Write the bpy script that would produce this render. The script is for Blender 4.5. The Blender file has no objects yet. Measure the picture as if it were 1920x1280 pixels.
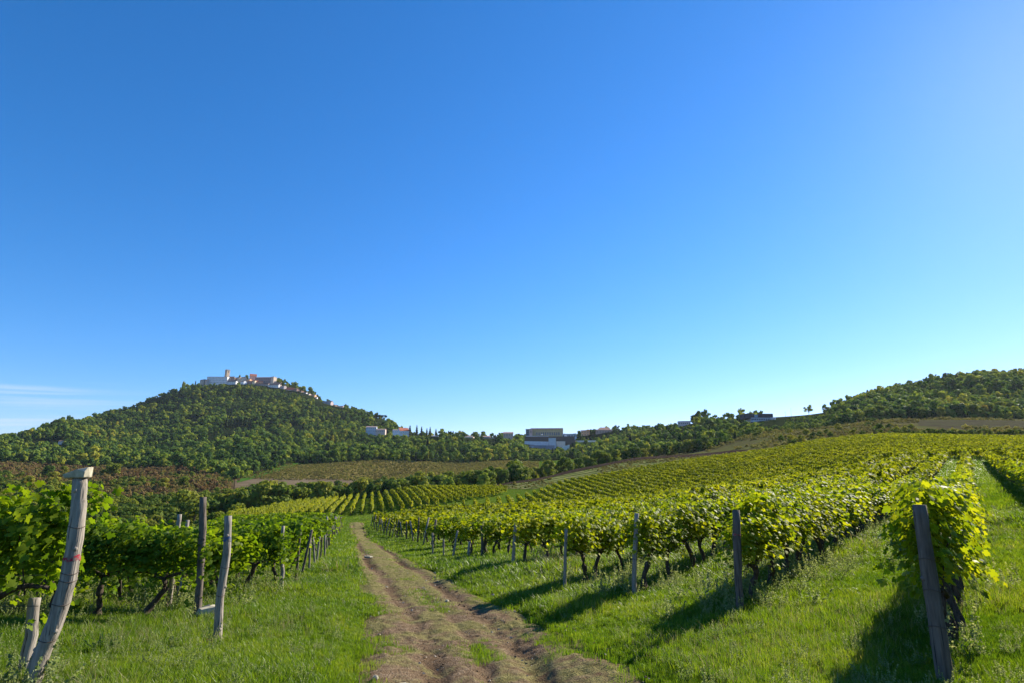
import bpy, math, random
import numpy as np
from mathutils import Vector, Matrix

# ------------------------------------------------------------------ camera, sky, sun, exposure
scene = bpy.context.scene
R = math.radians
F_PX = 1120.0                      # focal length in pixels of a 1920 px wide frame
PITCH = R(13.55)
CAM_Z = 1.7
cam_data = bpy.data.cameras.new("camera")
cam_data.sensor_width = 36.0
cam_data.lens = F_PX / 1920.0 * 36.0
cam_data.clip_start = 0.05
cam_data.clip_end = 20000.0
cam = bpy.data.objects.new("camera", cam_data)
scene.collection.objects.link(cam)
cam.location = (0, 0, CAM_Z)
cam.rotation_euler = (math.pi / 2 + PITCH, 0, 0)
scene.camera = cam

SUN_AZ, SUN_EL = R(48.0), R(30.0)   # azimuth clockwise from +Y
sun_dir = Vector((math.sin(SUN_AZ) * math.cos(SUN_EL), math.cos(SUN_AZ) * math.cos(SUN_EL), math.sin(SUN_EL)))
sl = bpy.data.lights.new("sun", 'SUN')
sl.energy = 5.0
sl.angle = R(0.53)
sl.color = (1.0, 0.915, 0.76)
sun = bpy.data.objects.new("sun", sl)
scene.collection.objects.link(sun)
sun.rotation_euler = sun_dir.to_track_quat('Z', 'Y').to_euler()

scene.view_settings.view_transform = 'Standard'
scene.view_settings.look = 'None'
scene.view_settings.exposure = 1.0
scene.view_settings.gamma = 1.0
scene.view_settings.use_curve_mapping = False

world = bpy.data.worlds.new("World")
scene.world = world
world.use_nodes = True
wt = world.node_tree
wt.nodes.clear()
def wn(t, **k):
    n = wt.nodes.new(t)
    for a, b in k.items():
        setattr(n, a, b)
    return n
def wmath(op, a, b=None):
    n = wn('ShaderNodeMath', operation=op)
    for i, x in enumerate((a, b)):
        if x is None: continue
        if isinstance(x, (int, float)): n.inputs[i].default_value = x
        else: wt.links.new(x, n.inputs[i])
    return n.outputs[0]
w_out = wn('ShaderNodeOutputWorld')
w_bg = wn('ShaderNodeBackground')
w_bg.inputs['Strength'].default_value = 0.125
sky = wn('ShaderNodeTexSky', sky_type='NISHITA', sun_disc=False)
sky.sun_elevation = SUN_EL
sky.sun_rotation = SUN_AZ
sky.altitude = 150.0
sky.air_density = 1.0
sky.dust_density = 0.09
sky.ozone_density = 3.2
w_hs = wn('ShaderNodeHueSaturation')
w_hs.inputs['Saturation'].default_value = 1.22
w_hs.inputs['Value'].default_value = 1.0
wt.links.new(sky.outputs[0], w_hs.inputs['Color'])
w_sp = wn('ShaderNodeSeparateColor'); w_cb = wn('ShaderNodeCombineColor')
wt.links.new(w_hs.outputs[0], w_sp.inputs[0])
wt.links.new(wmath('MULTIPLY', wmath('POWER', w_sp.outputs[0], 1.4), 0.345), w_cb.inputs[0])
wt.links.new(wmath('MULTIPLY', w_sp.outputs[1], 0.60), w_cb.inputs[1])
wt.links.new(wmath('MULTIPLY', w_sp.outputs[2], 0.79), w_cb.inputs[2])
# thin cirrus streaks low over the hill
w_tc = wn('ShaderNodeTexCoord')
w_sep = wn('ShaderNodeSeparateXYZ')
wt.links.new(w_tc.outputs['Generated'], w_sep.inputs[0])
az = wmath('ARCTAN2', w_sep.outputs[0], w_sep.outputs[1])
el = wmath('ARCSINE', w_sep.outputs[2])
elt = wmath('ADD', el, wmath('MULTIPLY', az, -0.054))
w_cmb = wn('ShaderNodeCombineXYZ')
wt.links.new(wmath('MULTIPLY', az, 2.2), w_cmb.inputs[0])
wt.links.new(wmath('MULTIPLY', elt, 85.0), w_cmb.inputs[1])
w_noi = wn('ShaderNodeTexNoise')
w_noi.inputs['Scale'].default_value = 1.0
w_noi.inputs['Detail'].default_value = 5.0
w_noi.inputs['Roughness'].default_value = 0.55
wt.links.new(w_cmb.outputs[0], w_noi.inputs['Vector'])
w_mr = wn('ShaderNodeMapRange')
w_mr.inputs['From Min'].default_value = 0.52
w_mr.inputs['From Max'].default_value = 0.72
wt.links.new(w_noi.outputs['Fac'], w_mr.inputs['Value'])
def wrange(v, a, b):
    n = wn('ShaderNodeMapRange', interpolation_type='SMOOTHSTEP')
    n.inputs['From Min'].default_value = a
    n.inputs['From Max'].default_value = b
    wt.links.new(v, n.inputs['Value'])
    return n.outputs[0]
m_az = wrange(az, -0.50, -0.70)
m_hi = wrange(el, 0.15, 0.115)
m_lo = wrange(el, 0.03, 0.08)
mask = wmath('MULTIPLY', wmath('MULTIPLY', m_az, m_hi), wmath('MULTIPLY', m_lo, w_mr.outputs[0]))
w_mix = wn('ShaderNodeMix', data_type='RGBA')
wt.links.new(wmath('MULTIPLY', mask, 0.62), w_mix.inputs['Factor'])
wt.links.new(w_cb.outputs[0], w_mix.inputs['A'])
w_mix.inputs['B'].default_value = (3.0, 3.5, 4.3, 1)
wt.links.new(w_mix.outputs['Result'], w_bg.inputs['Color'])
wt.links.new(w_bg.outputs[0], w_out.inputs[0])

# ------------------------------------------------------------------ helpers
rng = np.random.default_rng(7)
random.seed(7)
COL = scene.collection
SINP, COSP = math.sin(PITCH), math.cos(PITCH)

def ray(u, v):
    a = (u - 960.0) / F_PX
    b = (640.0 - v) / F_PX
    return a, COSP - b * SINP, SINP + b * COSP          # x, y, z of the viewing ray

def zv(v, Y):                                            # height at distance Y seen at picture row v
    _, dy, dz = ray(960, v)
    return CAM_Z + dz / dy * Y

def at(u, v, Y):                                         # point at distance Y
    a, dy, dz = ray(u, v)
    return Vector((a / dy * Y, Y, CAM_Z + dz / dy * Y))

def pchip_slopes(x, y):
    h = np.diff(x); d = np.diff(y) / h
    m = np.zeros(len(x))
    if len(x) == 2:
        m[:] = d[0]; return m
    for i in range(1, len(x) - 1):
        if d[i-1] * d[i] > 0:
            w1 = 2*h[i] + h[i-1]; w2 = h[i] + 2*h[i-1]
            m[i] = (w1 + w2) / (w1 / d[i-1] + w2 / d[i])
    m[0], m[-1] = d[0], d[-1]
    return m

def pchip(x, y, q):
    x = np.asarray(x, float); y = np.asarray(y, float); q = np.clip(q, x[0], x[-1])
    m = pchip_slopes(x, y)
    i = np.clip(np.searchsorted(x, q) - 1, 0, len(x) - 2)
    h = x[i+1] - x[i]; t = (q - x[i]) / h
    return ((2*t**3 - 3*t**2 + 1) * y[i] + (t**3 - 2*t**2 + t) * h * m[i]
            + (-2*t**3 + 3*t**2) * y[i+1] + (t**3 - t**2) * h * m[i+1])

# terrain: profiles along viewing azimuths; 'z' metres, 'v' seen at picture row, 'd' metres relative to the previous point
PROFILES = {
 -900: "z.5:0 z3:-.05 z10:-.6 z40:-5 z100:-14 z200:-17 v300:955 v420:915 v600:880 v950:850 d1300:-30 d2200:-60 d4000:0",
 0:    "z.5:0 z3:-.05 z6:-.15 z10:-.5 z20:-1.5 z40:-4.5 z100:-12 z200:-17 v300:955 v420:910 v600:872 v700:860 v950:827 d1200:-12 d2000:-70 d4000:0",
 100:  "z.5:0 z3:-.05 z6:-.16 z10:-.5 z20:-1.45 z40:-4.4 z100:-12 z200:-17 v300:958 v420:912 v600:875 v750:855 v1130:800 d1300:-14 d2100:-110 d4000:0",
 200:  "z.5:0 z3:-.05 z6:-.17 z10:-.5 z20:-1.4 z40:-4.2 z100:-12 z200:-17 v300:960 v420:915 v600:878 v800:850 v1050:812 v1300:776 d1500:-15 d2200:-130 d4000:0",
 440:  "z.5:0 z3:-.05 z6:-.18 z10:-.5 z16:-.9 z25:-1.45 z50:-2.6 z90:-4.1 v130:974 v155:969 v230:988 v280:965 v470:906 v600:872 v800:842 v1050:798 v1250:752 v1400:720 d1500:0 d2100:-140 d4000:0",
 350:  "z.5:0 z3:-.05 z6:-.18 z10:-.5 z20:-1.3 z40:-3.2 z100:-8 z200:-14 v300:960 v420:915 v600:876 v800:846 v1050:803 v1250:758 v1370:728 d1480:-1 d2200:-140 d4000:0",
 500:  "z.5:0 z3:-.05 z6:-.18 z10:-.49 z16:-.9 z22:-1.28 z50:-2.45 z90:-3.95 v125:972 v165:958 v230:979 v280:960 v470:905.5 v620:869 v830:840 v1070:793 v1280:745 v1375:721 v1420:717 d1500:0 d2100:-140 d4000:0",
 620:  "z.5:0 z3:-.04 z6:-.36 z8:-.46 z10:-.56 z18:-.98 z50:-2.3 z91:-3.9 v115:970 v183:940 v230:962 v275:950 v450:909 v630:866 v840:838 v1060:800 v1270:764 d1400:-4 d2000:-110 d4000:0",
 560:  "z.5:0 z3:-.05 z6:-.25 z10:-.52 z16:-.9 z20:-1.1 z50:-2.3 z90:-3.8 v120:970 v175:946 v230:970 v280:955 v470:905 v630:868 v850:838 v1100:785 v1300:744 v1350:737 d1420:-1 d2000:-120 d4000:0",
 700:  "z.5:0 z3:-.12 z6:-.47 z8:-.63 z10.4:-.78 z16:-1.0 z22:-1.22 z40:-2.05 z91:-4.0 v105:972 v120:963 v190:932 v230:953 v270:946 v420:912 v470:904 v630:864 v800:840 v1000:814 v1200:786 d1350:-15 d2000:-100 d4000:0",
 800:  "z.5:0 z3:-.13 z6:-.5 z8:-.66 z10.4:-.8 z16:-1.0 z22:-1.2 z40:-1.95 z90:-3.3 v105:962 v120:956 v190:919 v230:936 v270:930 v450:892 v630:866 v800:838 v950:820 d1050:-5 d1500:-60 d4000:0",
 960:  "z.5:0 z3:-.13 z6:-.5 z8:-.66 z10.4:-.79 z14:-.87 z20.5:-.98 z40:-1.7 z70:-2.3 z100:-2.7 v120:953 v205:914 v230:903 v265:914 v320:906 v540:872 v620:862 v800:838 v900:824 d1000:-3 d1500:-60 d4000:0",
 1075: "z.5:0 z3:-.1 z6:-.42 z8:-.55 z10.4:-.65 z13.4:-.7 z20.5:-.9 z40:-1.4 z70:-1.8 z100:-2.1 v117:946 v203:900 v268:880 v300:887 v345:885 v500:862 v620:857 v800:846 v850:831 v885:818 d1000:-4 d1500:-60 d4000:0",
 1200: "z.5:0 z3:-.08 z6:-.32 z8:-.43 z10:-.48 z13.4:-.53 z25:-.8 z50:-.95 z100:-1.4 v115:938 v200:885 v330:858 v365:864 v450:852 v600:834 v800:812 v880:807 d1000:-5 d1500:-60 d4000:0",
 1330: "z.5:0 z3:-.05 z6:-.18 z8:-.24 z13:-.35 z25:-.4 z50:-.2 z100:.1 v115:921 v212:863 v310:848 v340:846 v450:828 v550:806 v650:792 d750:-5 d1500:-60 d4000:0",
 1450: "z.5:0 z3:-.02 z6:-.1 z10:-.22 z20:-.2 z40:.1 z70:.6 z100:1.5 v115:904 v222:847 v240:843 v330:817 v430:808 v470:804 v525:791 v565:787 v620:784 d800:-5 d1500:-60 d4000:0",
 1560: "z.5:0 z3:-.02 z6:-.08 z10:-.16 z20:-.05 z40:.5 z70:1.6 z100:3.0 v115:884 v222:828 v330:806 v420:800 v520:784 v600:776 d800:-5 d1500:-60 d4000:0",
 1700: "z.5:0 z3:-.02 z6:-.08 z10:-.1 z29:.1 z60:2.0 z95:5.0 v110:862 v205:820 v225:816 v260:808 v350:790 v420:783 v500:758 v580:738 d700:-3 d1500:-80 d4000:0",
 1920: "z.5:0 z3:0 z6:-.04 z12:.12 z25:.7 z60:2.8 z100:5.6 v112:858 v205:824 v225:818 v260:808 v350:786 v420:781 v500:752 v620:709 d750:-3 d1500:-90 d4000:0",
 2900: "z.5:0 z3:.02 z6:.05 z12:.4 z25:1.4 z60:4 z100:7 v112:852 v205:820 v225:816 v260:806 v350:784 v420:778 v500:740 v620:690 d750:-3 d1500:-90 d4000:0",
}
LY = np.linspace(math.log(0.5), math.log(4000.0), 700)
KC = np.linspace(-900, 2900, 381)
def _col(s):
    xs, zs = [], []
    for tok in s.split():
        k = tok[0]; y, val = tok[1:].split(':'); y = float(y); val = float(val)
        z = val if k == 'z' else zv(val, y) if k == 'v' else zs[-1] + val
        xs.append(math.log(y)); zs.append(z)
    return pchip(xs, zs, LY)
_keys = sorted(PROFILES)
_cols = np.array([_col(PROFILES[k]) for k in _keys])
ZT = np.array([pchip(_keys, _cols[:, j], KC) for j in range(len(LY))])     # [logY, key]

def key_of(X, Y):
    X = np.asarray(X, float); Y = np.asarray(Y, float)
    Ye = np.maximum(np.maximum(Y, np.abs(X) / 1.7), 0.3)
    return 960 + F_PX * (X / Ye) / COSP, Ye

def xy_of(c, Y):
    return (np.asarray(c, float) - 960) / F_PX * COSP * Y

def gz0(X, Y):
    c, Ye = key_of(X, Y)
    fi = np.clip((c - KC[0]) / (KC[1] - KC[0]), 0, len(KC) - 1.001)
    fj = np.clip((np.log(Ye) - LY[0]) / (LY[1] - LY[0]), 0, len(LY) - 1.001)
    i = fi.astype(int); j = fj.astype(int); a = fi - i; b = fj - j
    return (ZT[j, i] * (1-a) * (1-b) + ZT[j, i+1] * a * (1-b) + ZT[j+1, i] * (1-a) * b + ZT[j+1, i+1] * a * b)

def vnoise(X, Y, cell, seed=0):
    """random value noise in 0..1 with the given cell size in metres"""
    T = np.random.default_rng(1000 + seed).random((257, 257))
    x = X / cell; y = Y / cell; i = np.floor(x).astype(int); j = np.floor(y).astype(int); a = x - i; b = y - j
    a = a*a*(3 - 2*a); b = b*b*(3 - 2*b); i %= 256; j %= 256
    return T[i, j]*(1-a)*(1-b) + T[i+1, j]*a*(1-b) + T[i, j+1]*(1-a)*b + T[i+1, j+1]*a*b

def wob(X, Y, s, seed=0):
    """cheap smooth pseudo-noise in about -1..1"""
    r = np.random.default_rng(seed); out = 0
    for k in range(6):
        th = r.uniform(0, 6.283); fq = s * r.uniform(.6, 1.9)
        out = out + np.sin((X * math.cos(th) + Y * math.sin(th)) * fq + r.uniform(0, 6.28))
    return out / 3.4

# dirt path centre line and half width (from the picture, on the terrain)
def hit(u, v):
    a, dy, dz = ray(u, v)
    ys = np.exp(np.linspace(math.log(2.0), math.log(2500), 4000))
    z = CAM_Z + dz / dy * ys
    g = gz0(a / dy * ys, ys)
    k = np.argmax(z <= g)
    if not (z <= g).any(): k = len(ys) - 1
    return Vector((a / dy * ys[k], ys[k], g[k]))

_tr = [(690, 1200, 1290), (700, 1085, 1210), (698, 975, 1155), (685, 862, 1100), (668, 782, 1055), (655, 715, 1015), (653, 688, 992), (657, 680, 978)]
TR = []
for ul, ur, v in _tr:
    l, r_ = hit(ul, v), hit(ur, v)
    TR.append(((l.x + r_.x) / 2, (l.y + r_.y) / 2, (r_.x - l.x) / 2))
d0 = (TR[0][0] - TR[1][0], TR[0][1] - TR[1][1]); L0 = math.hypot(*d0)
TR.insert(0, (TR[0][0] + d0[0] / L0 * 14, TR[0][1] + d0[1] / L0 * 14, TR[0][2]))
_t = np.cumsum([0] + [math.hypot(TR[i+1][0] - TR[i][0], TR[i+1][1] - TR[i][1]) for i in range(len(TR) - 1)])
TS = np.concatenate([np.linspace(0, 16, 130)[:-1], np.linspace(16, 34, 460)[:-1], np.linspace(34, _t[-1], 480)])
TX = pchip(_t, [p[0] for p in TR], TS); TYY = pchip(_t, [p[1] for p in TR], TS); TW = pchip(_t, [p[2] for p in TR], TS)
TW = np.clip(TW, 0.8, 2.4)
_o = np.argsort(TYY)
def track_lat(X, Y):
    """lateral offset / half width and half width at a point"""
    cx = np.interp(Y, TYY[_o], TX[_o]); w = np.interp(Y, TYY[_o], TW[_o])
    sl = np.gradient(TX[_o], TYY[_o]); s = np.interp(Y, TYY[_o], sl)
    inside = (Y < TYY.max()) & (Y > TYY.min())
    return np.where(inside, (X - cx) / np.sqrt(1 + s*s) / w, 9.0), w

def gz(X, Y):
    X = np.asarray(X, float); Y = np.asarray(Y, float)
    z = gz0(X, Y)
    rr = np.hypot(X, Y)
    near = np.clip(1 - rr / 150.0, 0, 1)
    z = z + near * (0.03 * wob(X, Y, 0.9, 1) + 0.015 * wob(X, Y, 3.1, 2))
    far = np.clip((rr - 250) / 400.0, 0, 1)
    z = z + far * (1.6 * wob(X, Y, 0.03, 3))
    lat, w = track_lat(X, Y)
    dip = np.clip((1.12 - np.abs(lat)) / 0.2, 0, 1)
    return z - 0.16 * dip

def gzf(x, y): return float(gz(np.array([x]), np.array([y]))[0])

def ground_at(u, v):
    p = hit(u, v); p.z = gzf(p.x, p.y); return p

def tag(o, label=None, cat=None, group=None, kind=None):
    if label: o['label'] = label
    if cat: o['category'] = cat
    if group: o['group'] = group
    if kind: o['kind'] = kind
    return o

def empty(name, loc, rz=0.0):
    o = bpy.data.objects.new(name, None)
    o.empty_display_size = 0.2
    COL.objects.link(o); o.location = loc; o.rotation_euler = (0, 0, rz)
    return o

def link(name, me, parent=None, loc=None):
    o = bpy.data.objects.new(name, me); COL.objects.link(o)
    if parent is not None: o.parent = parent
    if loc is not None: o.location = loc
    return o

class MB:
    def __init__(s): s.v, s.f, s.m = [], [], []
    def add(s, vs, fs, mi=0):
        k = len(s.v); s.v += [tuple(p) for p in vs]; s.f += [tuple(i + k for i in f) for f in fs]; s.m += [mi] * len(fs)
    def box(s, x0, x1, y0, y1, z0, z1, mi=0):
        s.add([(x0,y0,z0),(x1,y0,z0),(x1,y1,z0),(x0,y1,z0),(x0,y0,z1),(x1,y0,z1),(x1,y1,z1),(x0,y1,z1)],
              [(0,3,2,1),(4,5,6,7),(0,1,5,4),(1,2,6,5),(2,3,7,6),(3,0,4,7)], mi)
    def tube(s, pts, rad, n=8, caps=True, rough=0.0, rnd=random, mi=0):
        rings = []
        for i, p in enumerate(pts):
            p = Vector(p)
            t = (Vector(pts[min(i+1, len(pts)-1)]) - Vector(pts[max(i-1, 0)])).normalized()
            a = t.orthogonal().normalized() if abs(t.z) < 0.95 else (Vector((1,0,0)) - t * t.x).normalized()
            if abs(t.z) < 0.95: a = (Vector((0,0,1)) - t * t.z).normalized()
            b = t.cross(a)
            rr = rad[i] if hasattr(rad, '__len__') else rad
            rings.append([p + (a * math.cos(6.2832*k/n) + b * math.sin(6.2832*k/n)) * rr * (1 + rough * rnd.uniform(-1, 1)) for k in range(n)])
        vs = [q for r_ in rings for q in r_]
        fs = []
        for i in range(len(rings) - 1):
            for k in range(n):
                fs.append((i*n + k, i*n + (k+1) % n, (i+1)*n + (k+1) % n, (i+1)*n + k))
        if caps:
            fs.append(tuple(range(n - 1, -1, -1))); fs.append(tuple((len(rings)-1)*n + k for k in range(n)))
        s.add(vs, fs, mi)
    def mesh(s, name, mats, smooth=False):
        me = bpy.data.meshes.new(name); me.from_pydata(s.v, [], s.f); me.update()
        for m in (mats if isinstance(mats, (list, tuple)) else [mats]): me.materials.append(m)
        if any(s.m): me.polygons.foreach_set('material_index', s.m)
        if smooth: me.polygons.foreach_set('use_smooth', [True] * len(s.f))
        return me
    def build(s, name, mats, parent=None, smooth=False):
        return link(name, s.mesh(name, mats, smooth), parent)

def mesh_np(name, V, Fc, nper, mats, rnd=None, smooth=False):
    """V (n,3), Fc (m,nper) index array"""
    me = bpy.data.meshes.new(name)
    me.vertices.add(len(V)); me.vertices.foreach_set('co', np.asarray(V, np.float32).ravel())
    m = len(Fc)
    me.loops.add(m * nper); me.loops.foreach_set('vertex_index', np.asarray(Fc, np.int32).ravel())
    me.polygons.add(m); me.polygons.foreach_set('loop_start', np.arange(m, dtype=np.int32) * nper)
    me.update(calc_edges=True); me.validate()
    if rnd is not None:
        a = me.attributes.new('rnd', 'FLOAT', 'FACE'); a.data.foreach_set('value', np.asarray(rnd, np.float32))
    for q in (mats if isinstance(mats, (list, tuple)) else [mats]): me.materials.append(q)
    if smooth: me.polygons.foreach_set('use_smooth', np.ones(m, bool))
    return me

# ------------------------------------------------------------------ materials
class NT:
    def __init__(s, name):
        s.m = bpy.data.materials.new(name); s.m.use_nodes = True; s.t = s.m.node_tree; s.t.nodes.clear()
        s.out = s.n('ShaderNodeOutputMaterial')
    def n(s, t, **k):
        q = s.t.nodes.new(t)
        for a, b in k.items(): setattr(q, a, b)
        return q
    def l(s, a, b): s.t.links.new(a, b)
    def set(s, sock, x):
        if isinstance(x, (int, float, tuple, list)):
            sock.default_value = (*x, 1) if isinstance(x, (tuple, list)) and len(x) == 3 and sock.type == 'RGBA' else x
        else: s.l(x, sock)
    def math(s, op, a, b=0.0, clamp=False):
        q = s.n('ShaderNodeMath', operation=op, use_clamp=clamp); s.set(q.inputs[0], a); s.set(q.inputs[1], b); return q.outputs[0]
    def pos(s): return s.n('ShaderNodeNewGeometry').outputs['Position']
    def obj(s): return s.n('ShaderNodeTexCoord').outputs['Object']
    def noise(s, vec, scale, detail=3.0, rough=0.5, map_scale=None):
        if map_scale:
            mp = s.n('ShaderNodeMapping'); s.l(vec, mp.inputs[0]); mp.inputs['Scale'].default_value = map_scale; vec = mp.outputs[0]
        q = s.n('ShaderNodeTexNoise'); s.l(vec, q.inputs['Vector'])
        q.inputs['Scale'].default_value = scale; q.inputs['Detail'].default_value = detail; q.inputs['Roughness'].default_value = rough
        return q.outputs['Fac']
    def ramp(s, fac, stops):
        q = s.n('ShaderNodeValToRGB'); s.set(q.inputs[0], fac)
        e = q.color_ramp.elements
        while len(e) < len(stops): e.new(0.5)
        for el_, (p, c) in zip(e, stops): el_.position = p; el_.color = (*c, 1)
        return q.outputs[0]
    def mix(s, fac, a, b):
        q = s.n('ShaderNodeMix', data_type='RGBA'); s.set(q.inputs['Factor'], fac); s.set(q.inputs['A'], a); s.set(q.inputs['B'], b)
        return q.outputs['Result']
    def rng(s, v, a, b, c=0.0, d=1.0):
        q = s.n('ShaderNodeMapRange'); s.set(q.inputs['Value'], v)
        for k, x in zip(('From Min', 'From Max', 'To Min', 'To Max'), (a, b, c, d)): q.inputs[k].default_value = x
        return q.outputs[0]
    def attr(s, name): return s.n('ShaderNodeAttribute', attribute_name=name).outputs['Fac']
    def orand(s): return s.n('ShaderNodeObjectInfo').outputs['Random']
    def bump(s, h, strength, dist):
        q = s.n('ShaderNodeBump'); s.l(h, q.inputs['Height']); q.inputs['Strength'].default_value = strength; q.inputs['Distance'].default_value = dist
        return q.outputs[0]
    def bsdf(s, col, rough=0.8, spec=0.3, normal=None):
        q = s.n('ShaderNodeBsdfPrincipled'); s.set(q.inputs['Base Color'], col); s.set(q.inputs['Roughness'], rough)
        q.inputs['Specular IOR Level'].default_value = spec
        if normal is not None: s.l(normal, q.inputs['Normal'])
        return q.outputs[0]
    def done(s, sh): s.l(sh, s.out.inputs[0]); return s.m

def leaf_material(name, stops, tcol_gain=(1.5, 1.5, 0.7), transl=0.45, rough=0.5, spec=0.35, obj_w=0.4, noise_scale=None, noise_w=0.0):
    t = NT(name)
    f = t.math('ADD', t.math('MULTIPLY', t.attr('rnd'), 1.0 - obj_w - noise_w), t.math('MULTIPLY', t.orand(), obj_w))
    if noise_scale:
        f = t.math('ADD', f, t.math('MULTIPLY', t.rng(t.noise(t.pos(), noise_scale, 2.0), 0.3, 0.7), noise_w))
    c = t.ramp(f, stops)
    p = t.bsdf(c, rough, spec)
    tr = t.n('ShaderNodeBsdfTranslucent')
    mg = t.n('ShaderNodeMix', data_type='RGBA', blend_type='MULTIPLY'); mg.inputs['Factor'].default_value = 1.0
    t.l(c, mg.inputs['A']); mg.inputs['B'].default_value = (*tcol_gain, 1)
    t.l(mg.outputs['Result'], tr.inputs['Color'])
    mx = t.n('ShaderNodeMixShader'); mx.inputs[0].default_value = transl
    t.l(p, mx.inputs[1]); t.l(tr.outputs[0], mx.inputs[2])
    return t.done(mx.outputs[0])

M_VINE = leaf_material('vine_leaf', [(0.0, (.05, .10, .008)), (.25, (.12, .19, .012)), (.55, (.27, .31, .016)), (.82, (.42, .415, .025)), (1.0, (.48, .34, .04))],
                       (1.55, 1.45, 0.4), 0.54, 0.55, 0.12, 0.15, 0.5, 0.2)
M_VINE_GREEN = leaf_material('green_vine_leaf', [(0.0, (.04, .085, .008)), (.35, (.10, .175, .012)), (.7, (.19, .25, .016)), (1.0, (.34, .33, .02))],
                       (1.55, 1.5, 0.45), 0.52, 0.55, 0.14, 0.15, 0.5, 0.2)
M_VINE_FAR = leaf_material('vine_leaf_far', [(0.0, (.045, .075, .008)), (.3, (.14, .18, .012)), (.6, (.32, .345, .018)), (1.0, (.52, .44, .03))],
                       (1.5, 1.4, 0.45), 0.5, 0.6, 0.12, 0.12, 0.08, 0.2)
M_TREE = leaf_material('tree_leaf', [(0.0, (0.0159, 0.045, 0.0185)), (0.25, (0.0476, 0.1032, 0.0291)), (0.48, (0.1256, 0.2049, 0.0344)), (0.7, (0.2777, 0.3241, 0.045)), (0.88, (0.4496, 0.3967, 0.0529)), (1.0, (0.3835, 0.2248, 0.0529))],
                       (1.4, 1.35, 0.6), 0.34, 0.7, 0.08, 0.42, 0.016, 0.38)
M_BUSH = leaf_material('bush_leaf', [(0.0, (0.0242, 0.055, 0.0132)), (0.3, (0.0715, 0.1265, 0.022)), (0.55, (0.154, 0.198, 0.0275)), (0.8, (0.297, 0.286, 0.0385)), (1.0, (0.352, 0.198, 0.0385))],
                       (1.4, 1.35, 0.6), 0.36, 0.7, 0.08, 0.5, 0.03, 0.2)
M_SCRUB = leaf_material('scrub_leaf', [(0.0, (0.0978, 0.0598, 0.0345)), (0.3, (0.184, 0.115, 0.0575)), (0.5, (0.23, 0.1667, 0.0633)), (0.75, (0.184, 0.1955, 0.046)), (1.0, (0.3795, 0.299, 0.069))],
                       (1.3, 1.2, 0.7), 0.35, 0.7, 0.06, 0.5, 0.03, 0.25)
M_FIELDVINE = leaf_material('field_vine_leaf', [(0.0, (0.0945, 0.081, 0.0338)), (0.35, (0.2025, 0.1755, 0.054)), (0.7, (0.27, 0.27, 0.0675)), (1.0, (0.405, 0.243, 0.081))],
                       (1.3, 1.2, 0.7), 0.35, 0.7, 0.06, 0.35, 0.02, 0.4)
M_CONIFER = leaf_material('conifer_leaf', [(0.0, (.012, .03, .012)), (.5, (.028, .055, .018)), (1.0, (.05, .08, .024))],
                       (1.2, 1.2, 0.7), 0.2, 0.7, 0.08, 0.3)
M_GRASS = leaf_material('grass_blade', [(0.0, (.03, .07, .006)), (.3, (.085, .155, .010)), (.6, (.17, .235, .018)), (.86, (.28, .30, .04)), (1.0, (.55, .46, .22))],
                       (1.35, 1.45, 0.45), 0.48, 0.42, 0.22, 0.3, 0.45, 0.34)
M_STRAW = leaf_material('dry_stalk', [(0.0, (.24, .20, .09)), (1.0, (.50, .42, .24))], (1.2, 1.2, 0.8), 0.35, 0.6, 0.2, 0.3)
M_WEED = leaf_material('weed_leaf', [(0.0, (.10, .15, .04)), (.5, (.22, .27, .10)), (1.0, (.38, .38, .20))],
                       (1.3, 1.3, 0.8), 0.45, 0.6, 0.15, 0.3)

def ground_grass():
    t = NT('grassy_ground'); p = t.pos()
    n1 = t.noise(p, 0.35, 4.0); n2 = t.noise(p, 6.0, 4.0, 0.6); n3 = t.noise(p, 0.06, 3.0)
    c = t.ramp(n2, [(.25, (.04, .07, .008)), (.5, (.07, .115, .012)), (.75, (.11, .15, .02))])
    c = t.mix(t.rng(n1, .52, .72), c, (.10, .125, .022))
    c = t.mix(t.math('MULTIPLY', t.rng(n3, .5, .7), .5), c, (.06, .14, .014))
    return t.done(t.bsdf(c, 1.0, 0.0, t.bump(t.noise(p, 9.0, 5.0, .7), .9, .12)))
M_GROUND = ground_grass()

def dirt():
    t = NT('dirt_and_short_grass'); p = t.pos()
    lat = t.n('ShaderNodeAttribute', attribute_name='lat').outputs['Fac']
    n1 = t.noise(p, 1.1, 5.0, .6); n2 = t.noise(p, 7.0, 5.0, .65); n3 = t.noise(p, 38.0, 3.0, .6)
    soil = t.ramp(n2, [(.25, (.095, .062, .036)), (.5, (.185, .128, .08)), (.75, (.30, .225, .15))])
    soil = t.mix(t.rng(n3, .60, .72), soil, (.40, .33, .25))
    soil = t.mix(t.rng(n3, .40, .30), soil, (.075, .045, .026))
    rut_dark = t.n('ShaderNodeAttribute', attribute_name='rut_dark').outputs['Fac']
    soil = t.mix(t.math('MULTIPLY', rut_dark, t.rng(n2, .3, .6, .35, .95)), soil, (.085, .052, .030))  # soil colour goes darker along the wheel ruts
    turf = t.ramp(n2, [(.3, (.12, .115, .035)), (.6, (.235, .205, .09)), (.8, (.34, .275, .15))])
    g = t.math('ADD', t.math('MULTIPLY', t.rng(n1, .36, .62), .75), t.math('MULTIPLY', lat, .75))
    g = t.math('ADD', g, t.math('MULTIPLY', t.math('SUBTRACT', n2, .5), .9))
    c = t.mix(t.rng(g, .44, .82), soil, turf)
    h = t.math('ADD', t.math('MULTIPLY', n2, .6), t.math('MULTIPLY', n3, .4))
    return t.done(t.bsdf(c, 1.0, 0.0, t.bump(h, 1.0, .12)))
M_DIRT = dirt()

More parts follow.
